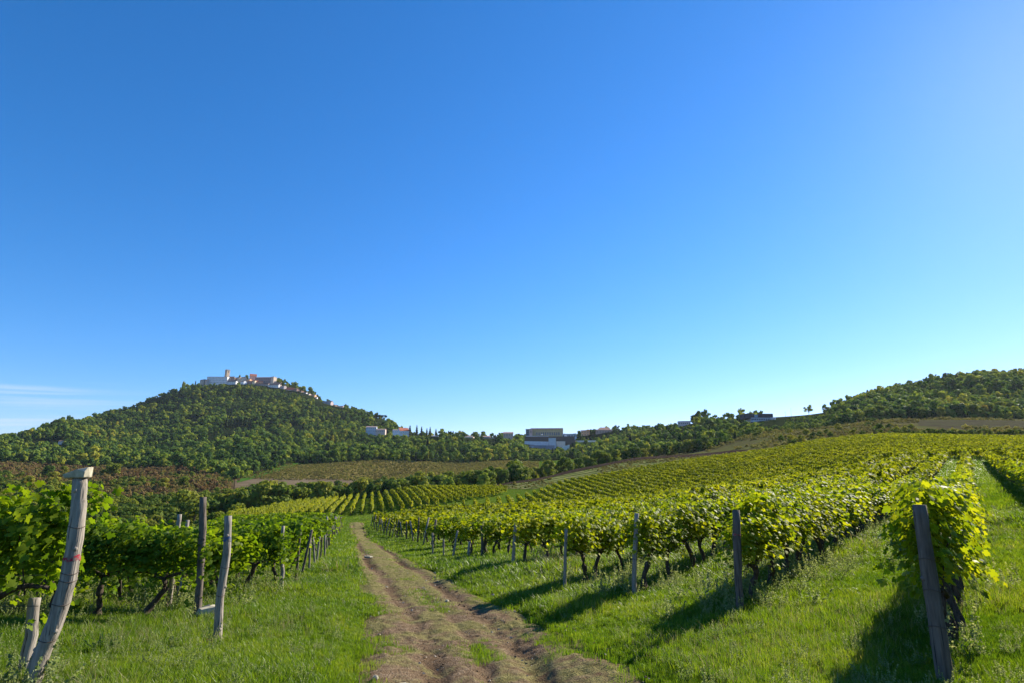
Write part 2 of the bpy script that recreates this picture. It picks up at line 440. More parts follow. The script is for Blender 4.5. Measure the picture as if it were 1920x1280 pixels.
def field(name, stops, scale, dark=None, stripe=None, bump=.6, bdist=.5):
    t = NT(name); p = t.pos()
    n = t.noise(p, scale, 6.0, .62)
    if stripe:
        ang, period, amt = stripe
        mp = t.n('ShaderNodeMapping'); t.l(p, mp.inputs[0]); mp.inputs['Rotation'].default_value = (0, 0, ang)
        w = t.n('ShaderNodeTexWave', wave_type='BANDS', bands_direction='X'); t.l(mp.outputs[0], w.inputs['Vector'])
        w.inputs['Scale'].default_value = 1.0 / period * 0.314; w.inputs['Distortion'].default_value = 1.2; w.inputs['Detail'].default_value = 2.0
        w.inputs['Detail Scale'].default_value = .3
        n = t.math('ADD', t.math('MULTIPLY', n, 1 - amt), t.math('MULTIPLY', w.outputs['Fac'], amt))
    c = t.ramp(n, stops)
    return t.done(t.bsdf(c, 1.0, 0.0, t.bump(t.noise(p, scale * 3, 5.0, .7), bump, bdist)))
M_TILLED = field('tilled_soil', [(.28, (.045, .036, .02)), (.42, (.09, .12, .03)), (.56, (.15, .175, .05)), (.68, (.25, .215, .10)), (.8, (.16, .12, .06))], .22, stripe=(R(62), 6.0, .3))
M_PLOUGH = field('ploughed_soil', [(.3, (.03, .021, .015)), (.55, (.052, .037, .027)), (.8, (.085, .063, .045))], .3)
M_DARKSOIL = field('dark_soil', [(.3, (.045, .04, .025)), (.5, (.085, .075, .045)), (.65, (.07, .075, .03)), (.8, (.14, .125, .075))], .12)
M_FALLOW = field('fallow_soil', [(.3, (.10, .075, .042)), (.5, (.15, .112, .07)), (.75, (.19, .15, .095))], .05)
M_RED = field('autumn_field', [(0.3, (0.091, 0.078, 0.026)), (0.45, (0.169, 0.117, 0.039)), (0.6, (0.208, 0.1625, 0.0455)), (0.8, (0.195, 0.1885, 0.052))], .06, stripe=(R(8), 3.2, .35))
M_MEADOW = field('dry_meadow', [(.3, (.055, .05, .022)), (.48, (.11, .095, .04)), (.62, (.10, .11, .032)), (.8, (.18, .155, .07))], .07)
M_FLOOR = field('forest_floor', [(.3, (.010, .018, .006)), (.6, (.022, .032, .01)), (.8, (.035, .04, .014))], .1)
M_SCRUBG = field('scrub_ground', [(.3, (.05, .035, .02)), (.5, (.085, .06, .03)), (.7, (.08, .08, .03)), (.85, (.13, .11, .045))], .04)
M_LANE = field('far_lane_grass', [(.3, (.035, .10, .012)), (.6, (.07, .15, .02)), (.8, (.12, .17, .03))], .5)
M_CLIFF = field('bare_earth', [(.3, (.06, .05, .045)), (.55, (.12, .09, .075)), (.8, (.17, .13, .11))], .25)

def wood(name, a, b, dark):
    t = NT(name); o = t.obj()
    n = t.noise(o, 1.0, 6.0, .65, (26, 26, 2.2)); n2 = t.noise(o, 3.0, 3.0); n3 = t.noise(o, 1.0, 2.0, .5, (60, 60, 1.6))
    c = t.ramp(n, [(.3, a), (.7, b)])
    c = t.mix(t.rng(n3, .60, .68), c, dark)
    c = t.mix(t.rng(n2, .55, .8, 0, .6), c, dark)
    return t.done(t.bsdf(c, .85, .2, t.bump(t.math('ADD', n, n3), .8, .012)))
M_WOOD = wood('weathered_wood', (.165, .14, .115), (.40, .35, .29), (.06, .05, .04))
M_WOOD_DARK = wood('dark_weathered_wood', (.085, .066, .05), (.20, .16, .125), (.04, .032, .027))
M_BARK = wood('vine_bark', (.035, .025, .018), (.12, .09, .065), (.02, .014, .01))
M_TRUNK = wood('tree_bark', (.05, .04, .03), (.12, .10, .08), (.03, .02, .016))

def plain(name, col, rough=.8, spec=.25, vary=.25, scale=.6, metal=0.0):
    t = NT(name); n = t.noise(t.obj(), scale, 4.0, .6)
    c = t.mix(t.rng(n, .3, .7), tuple(x * (1 - vary) for x in col), tuple(min(1, x * (1 + vary * .6)) for x in col))
    q = t.bsdf(c, rough, spec)
    q.node.inputs['Metallic'].default_value = metal
    return t.done(q)
M_STONE = plain('pale_stone', (.42, .38, .28), .85, .2, .4, 14.0)
M_CLOD = plain('soil_clod', (.17, .12, .075), 1.0, 0.0, .35, 9.0)
M_PEBBLE = plain('pebble', (.40, .34, .26), .9, .2, .35, 6.0)
M_WIRE = plain('rusty_wire', (.12, .09, .07), .6, .5, .3, 20.0, .6)
def worn_paint(name, col):
    t = NT(name); n = t.noise(t.obj(), 28.0, 4.0, .65)
    return t.done(t.bsdf(t.mix(t.rng(n, .46, .56), (.20, .17, .14), col), .75, .2))
M_REDP = worn_paint('worn_red_paint', (.34, .02, .04))
M_BLUEP = worn_paint('worn_blue_paint', (.05, .10, .22))

# ------------------------------------------------------------------ the setting: ground, hill, fields, dirt path
def grid_mesh(name, X, Y, Z, mat, attr=None, kind='structure', wrap=False):
    n0, n1 = X.shape
    V = np.stack([X, Y, Z], -1).reshape(-1, 3)
    i, j = np.meshgrid(np.arange(n0 - 1), np.arange(n1 - 1), indexing='ij')
    k = (i * n1 + j).ravel()
    Fc = np.stack([k, k + n1, k + n1 + 1, k + 1], -1)
    me = mesh_np(name, V, Fc, 4, mat, smooth=True)
    if attr is not None:
        a = me.attributes.new('lat', 'FLOAT', 'POINT'); a.data.foreach_set('value', np.asarray(attr, np.float32).ravel())
    o = link(name, me); tag(o, kind=kind)
    return o

_phi_in = np.arctan((np.linspace(-300, 2250, 620) - 960) / F_PX * COSP)
_phi = np.concatenate([np.linspace(-math.pi, _phi_in[0], 40)[:-1], _phi_in, np.linspace(_phi_in[-1], math.pi, 40)[1:]])
_r = np.exp(np.linspace(math.log(0.05), math.log(6000), 520))
PH, RR = np.meshgrid(_phi, _r, indexing='ij')
GX, GY = RR * np.sin(PH), RR * np.cos(PH)
grid_mesh('ground', GX, GY, gz(GX, GY), M_GROUND)

def patch(name, ctrl, mat, off=.05, nc=160, ny=60, c_edge=0.0):
    """ctrl: list of (key, Ynear, Yfar); draped on the terrain with a slightly uneven border"""
    ks = np.array([q[0] for q in ctrl], float)
    c = np.linspace(ks[0], ks[-1], nc)
    y0 = np.interp(c, ks, [q[1] for q in ctrl]); y1 = np.interp(c, ks, [q[2] for q in ctrl])
    y0 = y0 * (1 + .006 * wob(c, c * 0, .06, 11)); y1 = y1 * (1 + .006 * wob(c, c * 0, .06, 12))
    t = np.linspace(0, 1, ny)
    C, T = np.meshgrid(c, t, indexing='ij')
    Y = y0[:, None] * (1 - T) + y1[:, None] * T
    X = xy_of(C, Y)
    return grid_mesh(name, X, Y, gz(X, Y) + off, mat)

FOREST_BASE = [(-900, 640), (0, 640), (200, 620), (330, 580), (400, 520), (440, 490), (500, 566), (548, 652), (565, 640), (700, 640), (800, 640), (960, 615), (1050, 560), (1200, 430), (1330, 360), (1450, 432), (1560, 420), (1700, 418), (1920, 418), (2900, 418)]
FBK = [q[0] for q in FOREST_BASE]; FBY = [q[1] for q in FOREST_BASE]
patch('forested_hill', [(k, y, 3000) for k, y in FOREST_BASE], M_FLOOR, .9, 420, 260)
patch('scrub_hillside', [(-900, 150, 640), (0, 150, 640), (200, 170, 640), (330, 200, 630), (440, 250, 590), (450, 280, 480)], M_SCRUBG, .12)
patch('autumn_field', [(440, 480, 500), (520, 472, 632), (640, 478, 640), (800, 400, 640), (960, 380, 612), (1010, 380, 560)], M_RED, .2)
patch('fallow_field', [(440, 420, 484), (480, 415, 500), (640, 420, 498), (700, 425, 492), (760, 440, 478)], M_FALLOW, .35)
patch('far_grass_lane', [(444, 462, 486), (480, 503, 538), (520, 560, 602), (556, 625, 655)], M_LANE, .45, 60, 20)
patch('tilled_field', [(905, 217, 219), (935, 206, 219), (1000, 190, 217), (1060, 200, 231), (1200, 213, 258), (1330, 220, 260), (1445, 229, 237)], M_TILLED, .08)
patch('ploughed_field', [(898, 218, 226), (935, 219.5, 232), (1000, 218, 243), (1060, 232, 264), (1200, 259, 334), (1330, 261, 314), (1400, 251, 286), (1500, 238, 250)], M_PLOUGH, .12)
patch('dry_meadow_field', [(1200, 344, 430), (1330, 316, 380), (1420, 255, 440), (1560, 230, 425), (1700, 232, 424), (2200, 232, 424)], M_MEADOW, .16)
patch('dark_soil_field', [(1740, 290, 352), (1800, 272, 356), (1920, 268, 360), (2200, 268, 360)], M_DARKSOIL, .22)
patch('bare_earth_bank', [(1424, 475, 508), (1440, 470, 540), (1466, 474, 525), (1480, 490, 505)], M_CLIFF, .5, 60, 40)

# dirt path with two wheel ruts, laid into the shallow dip the terrain leaves for it
_tx, _ty = np.gradient(TX, TS), np.gradient(TYY, TS)
_nl = np.hypot(_tx, _ty); _nx, _ny = _ty / _nl, -_tx / _nl
LAT = np.linspace(-1.22, 1.22, 150)
keep = np.arange(0, len(TS), 1)
S_, L_ = np.meshgrid(TS, LAT, indexing='ij')
PX = TX[:, None] + _nx[:, None] * LAT[None] * TW[:, None]
PY = TYY[:, None] + _ny[:, None] * LAT[None] * TW[:, None]
base = gz0(PX, PY) + np.clip(1 - np.hypot(PX, PY) / 150, 0, 1) * (0.03 * wob(PX, PY, .9, 1))
LM = LAT[None] * TW[:, None]                 # metres across
wv = .10 * wob(S_, S_ * 0, .5, 21)
rut = np.exp(-((LM + .62 + wv) / .2) ** 2) + np.exp(-((LM - .72 + wv) / .2) ** 2) + .7 * np.exp(-((LM - .12 + 3 * wv) / .13) ** 2) * np.clip((26 - S_) / 4, 0, 1)
deep = .45 + .55 * np.clip(wob(S_, L_ * .4, .55, 22) + .4, 0, 1)
edge = np.clip((np.abs(LAT[None]) - .82) / .36, 0, 1)
def ridged(c, sd): return 1 - np.abs(2 * vnoise(PX, PY, c, sd) - 1) * 2
near_r = .55 + .6 * np.clip((26 - S_) / 8, 0, 1)
clod = .016 * wob(PX, PY, 3.0, 23) + near_r * (.034 * (vnoise(PX, PY, .34, 1) - .5) + .030 * (vnoise(PX, PY, .15, 2) - .5) + .020 * np.clip(ridged(.22, 3), -1, 1) * .6 + .014 * (vnoise(PX, PY, .07, 4) - .5))
PZ = base + .012 - .09 * rut * deep + .85 * clod - .13 * edge * (1 + .6 * wob(PX, PY, 2.2, 26))
# a softer, washed rut curving through the foreground
latv = np.clip(1 - 1.1 * rut, 0, 1) * .8 + .5 * edge
latv = latv * np.clip((S_ - 15.0) / 9.0, .25, 1)
dp = grid_mesh('dirt_path', PX, PY, PZ, M_DIRT, latv)
_a = dp.data.attributes.new('rut_dark', 'FLOAT', 'POINT'); _a.data.foreach_set('value', np.clip(rut * deep * 1.2 - .25, 0, 1).astype(np.float32).ravel())

# ------------------------------------------------------------------ scatter (only for what nobody could count)
def scatter(name, P, rotz, scale, idx, sources, tilt=None, kind='stuff'):
    me = bpy.data.meshes.new(name); n = len(P)
    me.vertices.add(n); me.vertices.foreach_set('co', np.asarray(P, np.float32).ravel())
    rot = np.zeros((n, 3), np.float32); rot[:, 2] = rotz
    if tilt is not None: rot[:, :2] = tilt
    a = me.attributes.new('turn', 'FLOAT_VECTOR', 'POINT'); a.data.foreach_set('vector', rot.ravel())
    sc = np.asarray(scale, np.float32)
    if sc.ndim == 1: sc = np.repeat(sc[:, None], 3, 1)
    a = me.attributes.new('size', 'FLOAT_VECTOR', 'POINT'); a.data.foreach_set('vector', sc.ravel())
    a = me.attributes.new('pick', 'INT', 'POINT'); a.data.foreach_set('value', np.asarray(idx, np.int32))
    o = link(name, me); tag(o, kind=kind)
    g = bpy.data.node_groups.new(name, 'GeometryNodeTree')
    g.interface.new_socket('Geometry', in_out='INPUT', socket_type='NodeSocketGeometry')
    g.interface.new_socket('Geometry', in_out='OUTPUT', socket_type='NodeSocketGeometry')
    gi = g.nodes.new('NodeGroupInput'); go = g.nodes.new('NodeGroupOutput')
    jn = g.nodes.new('GeometryNodeJoinGeometry')
    for s in sources[::-1]:
        so = bpy.data.objects.new(s.name + '_source', s)     # never linked to the scene
        oi = g.nodes.new('GeometryNodeObjectInfo'); oi.inputs['Object'].default_value = so
        ti = g.nodes.new('GeometryNodeGeometryToInstance')
        g.links.new(oi.outputs['Geometry'], ti.inputs[0]); g.links.new(ti.outputs[0], jn.inputs[0])
    ip = g.nodes.new('GeometryNodeInstanceOnPoints'); ip.inputs['Pick Instance'].default_value = True
    def na(nm, ty):
        q = g.nodes.new('GeometryNodeInputNamedAttribute'); q.data_type = ty; q.inputs['Name'].default_value = nm
        return q.outputs['Attribute']
    er = g.nodes.new('FunctionNodeEulerToRotation')
    g.links.new(na('turn', 'FLOAT_VECTOR'), er.inputs[0])
    g.links.new(er.outputs[0], ip.inputs['Rotation'])
    g.links.new(na('size', 'FLOAT_VECTOR'), ip.inputs['Scale'])
    g.links.new(na('pick', 'INT'), ip.inputs['Instance Index'])
    g.links.new(gi.outputs[0], ip.inputs['Points'])
    g.links.new(jn.outputs[0], ip.inputs['Instance'])
    g.links.new(ip.outputs[0], go.inputs[0])
    md = o.modifiers.new('scatter', 'NODES'); md.node_group = g
    return o

# ------------------------------------------------------------------ foliage meshes
def unit(a): return a / np.maximum(np.linalg.norm(a, axis=-1, keepdims=True), 1e-9)

def frames(N, r):
    """tangent and bitangent for each normal, spun at random"""
    n = len(N)
    a = unit(np.cross(N, r.normal(size=(n, 3)))); b = np.cross(N, a)
    return a, b

LOBED = np.array([(0,-.12),(.14,-.34),(.36,-.36),(.34,-.14),(.56,-.02),(.50,.22),(.30,.20),(.24,.44),(0,.66),(-.24,.44),(-.30,.20),(-.50,.22),(-.56,-.02),(-.34,-.14),(-.36,-.36),(-.14,-.34)])
SIMPLE = np.array([(0,-.3),(.42,-.28),(.5,.12),(0,.62),(-.5,.12),(-.42,-.28)])

def leaves(name, P, N, T, size, mat, rnd, r, outline='lobed', fold=.25):
    """P centres, N normals, T direction of the leaf tip"""
    n = len(P)
    N = unit(N); T = unit(T - N * (T * N).sum(-1, keepdims=True)); B = np.cross(T, N)
    if outline == 'quad':
        q = np.array([(-.5,-.45),(.5,-.45),(.42,.5),(-.42,.5)])
        V = (P[:, None] + size[:, None, None] * (B[:, None] * q[None, :, 0, None] + T[:, None] * q[None, :, 1, None])).reshape(-1, 3)
        Fc = np.arange(n * 4).reshape(n, 4)
        return mesh_np(name, V, Fc, 4, mat, rnd)
    q = LOBED if outline == 'lobed' else SIMPLE
    k = len(q)
    droop = r.uniform(.1, .5, n)
    zz = -(np.abs(q[:, 0]) ** 1.3)[None] * fold * r.uniform(.2, 1.8, n)[:, None] - (np.clip(q[:, 1], 0, 1) ** 2)[None] * droop[:, None]
    V = P[:, None] + size[:, None, None] * (B[:, None] * q[None, :, 0, None] + T[:, None] * q[None, :, 1, None] + N[:, None] * zz[..., None])
    V = np.concatenate([P[:, None], V], 1)
    m = k + 1
    base = np.arange(n) * m
    tri = np.array([(0, 1 + i, 1 + (i + 1) % k) for i in range(k)])
    Fc = (base[:, None, None] + tri[None]).reshape(-1, 3)
    return mesh_np(name, V.reshape(-1, 3), Fc, 3, mat, np.repeat(rnd, k))

def vine_points(r, n_shoot=20, per=30, half=.62, spread=.3, low=.78):
    """leaves along shoots that rise from the cordon, arch out and hang down; row runs along x"""
    P, N, T, rnd = [], [], [], []
    for k in range(n_shoot):
        x0 = r.uniform(-half, half); side = r.choice([-1, 1]); z0 = r.uniform(.85, 1.1)
        top = r.uniform(1.45, 1.95); out = r.uniform(.08, .4) * (1 if r.random() < .85 else 1.35); drop = r.uniform(.1, 1.05 if low > .7 else 1.35)
        dx = r.normal(0, .16); sr = r.uniform(0, 1)
        t = np.sort(r.uniform(0, 1, per))
        up = np.clip(t / .5, 0, 1); dn = np.clip((t - .5) / .5, 0, 1)
        z = z0 + (top - z0) * np.sin(up * math.pi / 2) - drop * dn ** 1.5
        y = side * (out * (t ** 1.2) + .04) + r.normal(0, .07, per)
        x = x0 + dx * t * 1.6 + r.normal(0, .07, per)
        z = np.maximum(z + r.normal(0, .05, per), low - r.uniform(0, .22, per))
        p = np.stack([x, y, z], -1)
        nrm = np.stack([r.normal(0, .55, per), side * r.uniform(.1, 1.1, per), .35 + r.uniform(-.2, .7, per)], -1)
        tip = np.stack([r.normal(0, .5, per), side * .5 + r.normal(0, .4, per), -.7 + r.normal(0, .4, per)], -1)
        P.append(p); N.append(nrm); T.append(tip)
        rnd.append(np.clip(.35 * sr + .65 * r.random(per) * (.75 + .25 * (z < 1.1)), 0, 1))
    P, N, T, rnd = map(np.concatenate, (P, N, T, rnd))
    return P, N, T, rnd

def vine_foliage(seed, lod):
    r = np.random.default_rng(100 + seed)
    if lod in (0, 3): P, N, T, q = vine_points(r, 40, 46, .62, .3, .90 if lod == 0 else .56); s = r.uniform(.05, .108, len(P)); return leaves('vine_foliage_near', P, N, T, s, M_VINE if lod == 0 else M_VINE_GREEN, q, r, 'lobed')
    if lod == 4: P, N, T, q = vine_points(r, 28, 28, .62, .3, .56); s = r.uniform(.09, .15, len(P)); return leaves('vine_foliage_mid', P, N, T, s, M_VINE_GREEN, q, r, 'simple')
    if lod == 1: P, N, T, q = vine_points(r, 28, 30, .62, .3, .88); s = r.uniform(.085, .145, len(P)); return leaves('vine_foliage_mid', P, N, T, s, M_VINE, q, r, 'simple')
    P, N, T, q = vine_points(r, 14, 11, .66); s = r.uniform(.16, .28, len(P)); return leaves('vine_foliage_far', P, N, T, s, M_VINE_FAR, q, r, 'quad')

def vine_trunk(seed, n=9):
    r = random.Random(300 + seed); mb = MB()
    lean = r.uniform(-.5, .5); ly = r.uniform(-.1, .1); h = r.uniform(.78, .95)
    kn = r.uniform(-.14, .14)
    pts, rad = [], []
    for i in range(9):
        t = i / 8
        x = lean * (1 - t) ** 1.3 + kn * math.sin(t * 6.3) + r.uniform(-.02, .02)
        pts.append((x, ly * (1 - t) + .06 * math.sin(t * 5 + seed) + r.uniform(-.015, .015), -.12 + t * (h + .12)))
        rad.append((.062 - .022 * t) * r.uniform(.8, 1.3) * (1.35 if t > .9 else 1))
    mb.tube(pts, rad, n, True, .18, r)
    p = pts[-1]
    for s in (-1, 1):
        a, ar = [], []
        for i in range(6):
            t = i / 5
            a.append((p[0] + s * t * r.uniform(.45, .62), p[1] + .04 * math.sin(t * 4 + s), p[2] - .04 + .14 * math.sin(t * 2.2) + r.uniform(-.02, .02)))
            ar.append(.036 - .016 * t)
        mb.tube(a, ar, max(5, n - 3), True, .15, r)
    for k in range(5):                                            # canes rising to the wire
        x = p[0] + r.uniform(-.5, .5); sd = r.choice([-1, 1])
        mb.tube([(x, p[1], p[2]), (x + r.uniform(-.1, .1), p[1] + sd * .06, p[2] + .4), (x + r.uniform(-.2, .2), p[1] + sd * .2, p[2] + .75)], [.011, .008, .005], 4, False)
    return mb.mesh('vine_trunk', M_BARK, True)

VFG = [[vine_foliage(30 + s, 3) for s in range(6)], [vine_foliage(40 + s, 4) for s in range(6)]]
VF = [[vine_foliage(s, 0) for s in range(7)], [vine_foliage(10 + s, 1) for s in range(7)], [vine_foliage(20 + s, 2) for s in range(8)]]
VT = [vine_trunk(s) for s in range(8)]
VT_FAR = []
for s in range(6):
    mb = MB(); r = random.Random(s); l = r.uniform(-.35, .35)
    mb.tube([(l, 0, -.1), (l * .5 + .05, .03, .4), (0, 0, .95)], [.05, .045, .04], 5, False)
    VT_FAR.append(mb.mesh('far_vine_trunk', M_BARK, True))

# ------------------------------------------------------------------ vineyard rows
R_DIR = np.array([math.sin(R(37.0)), math.cos(R(37.0))])
# row ends on both sides of the path, from the picture
r_ends = [(1772, 1275), (1387, 1147), (1188, 1117), (1057, 1106), (960, 1069), (904, 1050), (858, 1044)]
RE = [ground_at(*p) for p in r_ends]
last = ground_at(697, 986)
pA, pB = RE[-1], last
nR = 19
for k in range(1, nR + 1):
    t = k / nR
    x, y = pA.x + (pB.x - pA.x) * t, pA.y + (pB.y - pA.y) * t
    RE.append(Vector((x, y, gzf(x, y))))
l_ends = [(50, 1290), (368, 1161), (456, 1137), (527, 1114), (555, 1094), (576, 1074), (590, 1060)]
LE = [ground_at(*p) for p in l_ends]
pA, pB = LE[-1], ground_at(640, 987)
nL = 18
for k in range(1, nL + 1):
    t = k / nL
    x, y = pA.x + (pB.x - pA.x) * t, pA.y + (pB.y - pA.y) * t
    LE.append(Vector((x, y, gzf(x, y))))
L_DIR = np.array([-math.cos(R(5.0)), math.sin(R(5.0))])
print('right ends', [(round(p.x, 1), round(p.y, 1), round(p.z, 2)) for p in RE])
print('left ends', [(round(p.x, 1), round(p.y, 1), round(p.z, 2)) for p in LE])

def to_pix(P):
    P = np.asarray(P, float); dz = P[..., 2] - CAM_Z
    d = P[..., 1] * COSP + dz * SINP; h = -P[..., 1] * SINP + dz * COSP
    return 960 + F_PX * P[..., 0] / np.maximum(d, .05), 640 - F_PX * h / np.maximum(d, .05), d

VINES = []            # x, y, yaw, side, row, index
for k, e in enumerate(RE):
    n = 0; s = .55 + (.3 if k else .05)
    while True:
        x, y = e.x + R_DIR[0] * s, e.y + R_DIR[1] * s
        if y > 101: break
        VINES.append((x, y, math.atan2(R_DIR[1], R_DIR[0]), 'R', k, n)); n += 1
        s += 1.12 * random.uniform(.9, 1.1)
perp = np.array([R_DIR[1], -R_DIR[0]])
for k in range(1, 9):                                              # rows further right of the near post, partly in the frame
    o = np.array([RE[0].x, RE[0].y]) + perp * 2.75 * k
    s, n = -2.0, 0
    while True:
        x, y = o + R_DIR * s
        if y > 101: break
        VINES.append((x, y, math.atan2(R_DIR[1], R_DIR[0]), 'E', k, n)); n += 1; s += 1.12 * random.uniform(.9, 1.1)
for k, e in enumerate(LE):
    n = 0; s = .7 if k else .58; L = 18 if k < 4 else 24 + 1.3 * e.y * .5
    while s < L:
        x, y = e.x + L_DIR[0] * s, e.y + L_DIR[1] * s
        VINES.append((x, y, math.atan2(L_DIR[1], L_DIR[0]), 'L', k, n)); n += 1
        s += 1.12 * random.uniform(.9, 1.1)
VA = np.array([(v[0], v[1], v[2]) for v in VINES])
VZ = gz(VA[:, 0], VA[:, 1])
pu, pv, pd = to_pix(np.stack([VA[:, 0], VA[:, 1], VZ + 1.3], -1))
inside = (pu > -40) & (pu < 1960) & (pd > 2.5) & (pv < 1330)
hidden = np.array([(v[3] == 'L' and ((v[4] >= 2 and u < 415) or (v[4] >= 4 and v[5] > 3) or (v[4] >= 9 and v[5] > 1))) or (v[3] == 'E' and v[4] > 1) for v, u in zip(VINES, pu)])
rank = np.where(inside & ~hidden, pd, 1e9)
order = np.argsort(rank)[:292]
chosen = set(int(i) for i in order if rank[i] < 1e8)
ORD = 'first second third fourth fifth sixth seventh eighth ninth tenth eleventh twelfth thirteenth fourteenth fifteenth sixteenth seventeenth eighteenth nineteenth twentieth'.split()
ORD += ['twenty-' + w for w in ORD[:9]] + ['thirtieth'] + ['thirty-' + w for w in ORD[:9]] + ['fortieth'] + ['forty-' + w for w in ORD[:9]] + ['fiftieth'] + ['fifty-' + w for w in ORD[:9]]
rowname = {('L', 0): 'row held by the leaning post with a red band', ('L', 1): 'row held by the tall bare-topped post',
           ('R', 0): 'row behind the thick dark leaning post'}
def row_phrase(side, k):
    if k >= 20: return f"far {ORD[k]} {'uphill' if side == 'R' else 'downhill'} row"
    if (side, k) in rowname: return rowname[(side, k)]
    if side == 'E': return 'row across the grassy lane from the thick dark post'
    return f"{ORD[k]} {'uphill' if side == 'R' else 'downhill'} row"
# count the chosen vines within each row so that the labels count what is there
by_row = {}
for i in chosen: by_row.setdefault((VINES[i][3], VINES[i][4]), []).append(i)
for (side, k), ids in by_row.items():
    ids.sort(key=lambda i: VINES[i][5])
    for c, i in enumerate(ids):
        x, y, yaw, _, _, n = VINES[i]
        d = pd[i]
        r = random.Random(i)
        e = empty('grapevine', (x, y, VZ[i]), yaw + (math.pi if r.random() < .5 else 0) + r.uniform(-.12, .12))
        sc = r.uniform(.92, 1.1); e.scale = (sc * r.uniform(.98, 1.1), sc * r.uniform(.9, 1.15), sc * (.82 if side != 'L' else .86))
        if side == 'R' and k == 0: e.scale = (1.0, .9, .92)
        if side == 'L' and k == 0: e.scale = (.95, 1.0, .96)
        nn = ORD[n] if n < len(ORD) else None
        what = 'nearest grapevine' if n == 0 and side != 'E' else f"{nn} grapevine from the path"
        tag(e, f"{ORD[c]} vine along the {row_phrase(side, k)}" if side == 'E' else f"{what} in the {row_phrase(side, k)}", 'grapevine', 'grapevines trained along the vineyard rows')
        link('trunk', VT[r.randrange(len(VT))], e)
        vf = VF[0 if d < 16 else 1] if side != 'L' else VFG[0 if d < 16 else 1]
        link('foliage', vf[r.randrange(len(vf))], e)
rest = [i for i in range(len(VINES)) if i not in chosen]

# the blocks beyond: second block on the right slope, third block to the left of the grassy lane
FARV = []
def block(az, spacing, cfun, bounds, xr, yr, wide):
    d = np.array([math.sin(az), math.cos(az)]); q = np.array([d[1], -d[0]])
    for k in range(-120, 121):
        for s in np.arange(-220, 260, 1.15):
            x, y = np.array([cfun[0], cfun[1]]) + q * spacing * k + d * s
            if not (xr[0] < x < xr[1] and yr[0] < y < yr[1]): continue
            c = float(key_of(x, y)[0])
            b = bounds
            if c < b[0][0] or c > b[-1][0]: continue
            lo = np.interp(c, [t[0] for t in b], [t[1] for t in b]); hi = np.interp(c, [t[0] for t in b], [t[2] for t in b])
            if lo < y < hi: FARV.append((x + random.gauss(0, .08), y + random.gauss(0, .08), math.atan2(d[1], d[0]), wide))
block(R(-2.0), 2.35, (20, 150), [(868, 120, 122), (930, 116, 138), (985, 108, 152), (1060, 106, 190), (1200, 106, 207), (1450, 106, 224), (1560, 106, 222), (1700, 106, 207), (1920, 106, 206), (2150, 106, 206)], (-15, 230), (104, 230), .75)
block(R(-13.0), 1.95, (-30, 150), [(432, 128, 152), (560, 119, 176), (640, 117, 184), (760, 123, 195), (830, 134, 201), (900, 152, 203), (950, 172, 190)], (-90, 5), (110, 210), .5)
FA = np.array(FARV)
keepf = np.abs(wob(FA[:, 0], FA[:, 1], .8, 44)) < 1.35
FA = FA[keepf]
allx = np.concatenate([np.column_stack([VA[rest], np.ones(len(rest))]), FA]); allz = gz(allx[:, 0], allx[:, 1])
n = len(allx)
print('vines chosen', len(chosen), 'rest', n)
dist = np.hypot(allx[:, 0], allx[:, 1])
pick_mid = (dist < 45)
P3 = np.column_stack([allx[:, :2], allz])
sc = rng.uniform(.88, 1.12, (n, 1)) * rng.uniform(.93, 1.08, (n, 3)) * [1, 1, .84]
sc[:, 1] *= allx[:, 3]
yaw = allx[:, 2] + np.where(rng.random(n) < .5, math.pi, 0) + rng.normal(0, .1, n)
srcs = VF[2] + VF[1] + VFG[1]
left = np.array([VINES[i][3] == 'L' for i in rest] + [False] * len(FA))
idx = np.where(left, 15 + rng.integers(0, 6, n), np.where(pick_mid, 8 + rng.integers(0, 7, n), rng.integers(0, 8, n)))
scatter('distant_vineyard_foliage', P3, yaw, sc, idx, srcs)
tr = dist < 140
scatter('distant_vine_trunk_undergrowth', P3[tr], yaw[tr], sc[tr], rng.integers(0, 6, tr.sum()), VT_FAR)

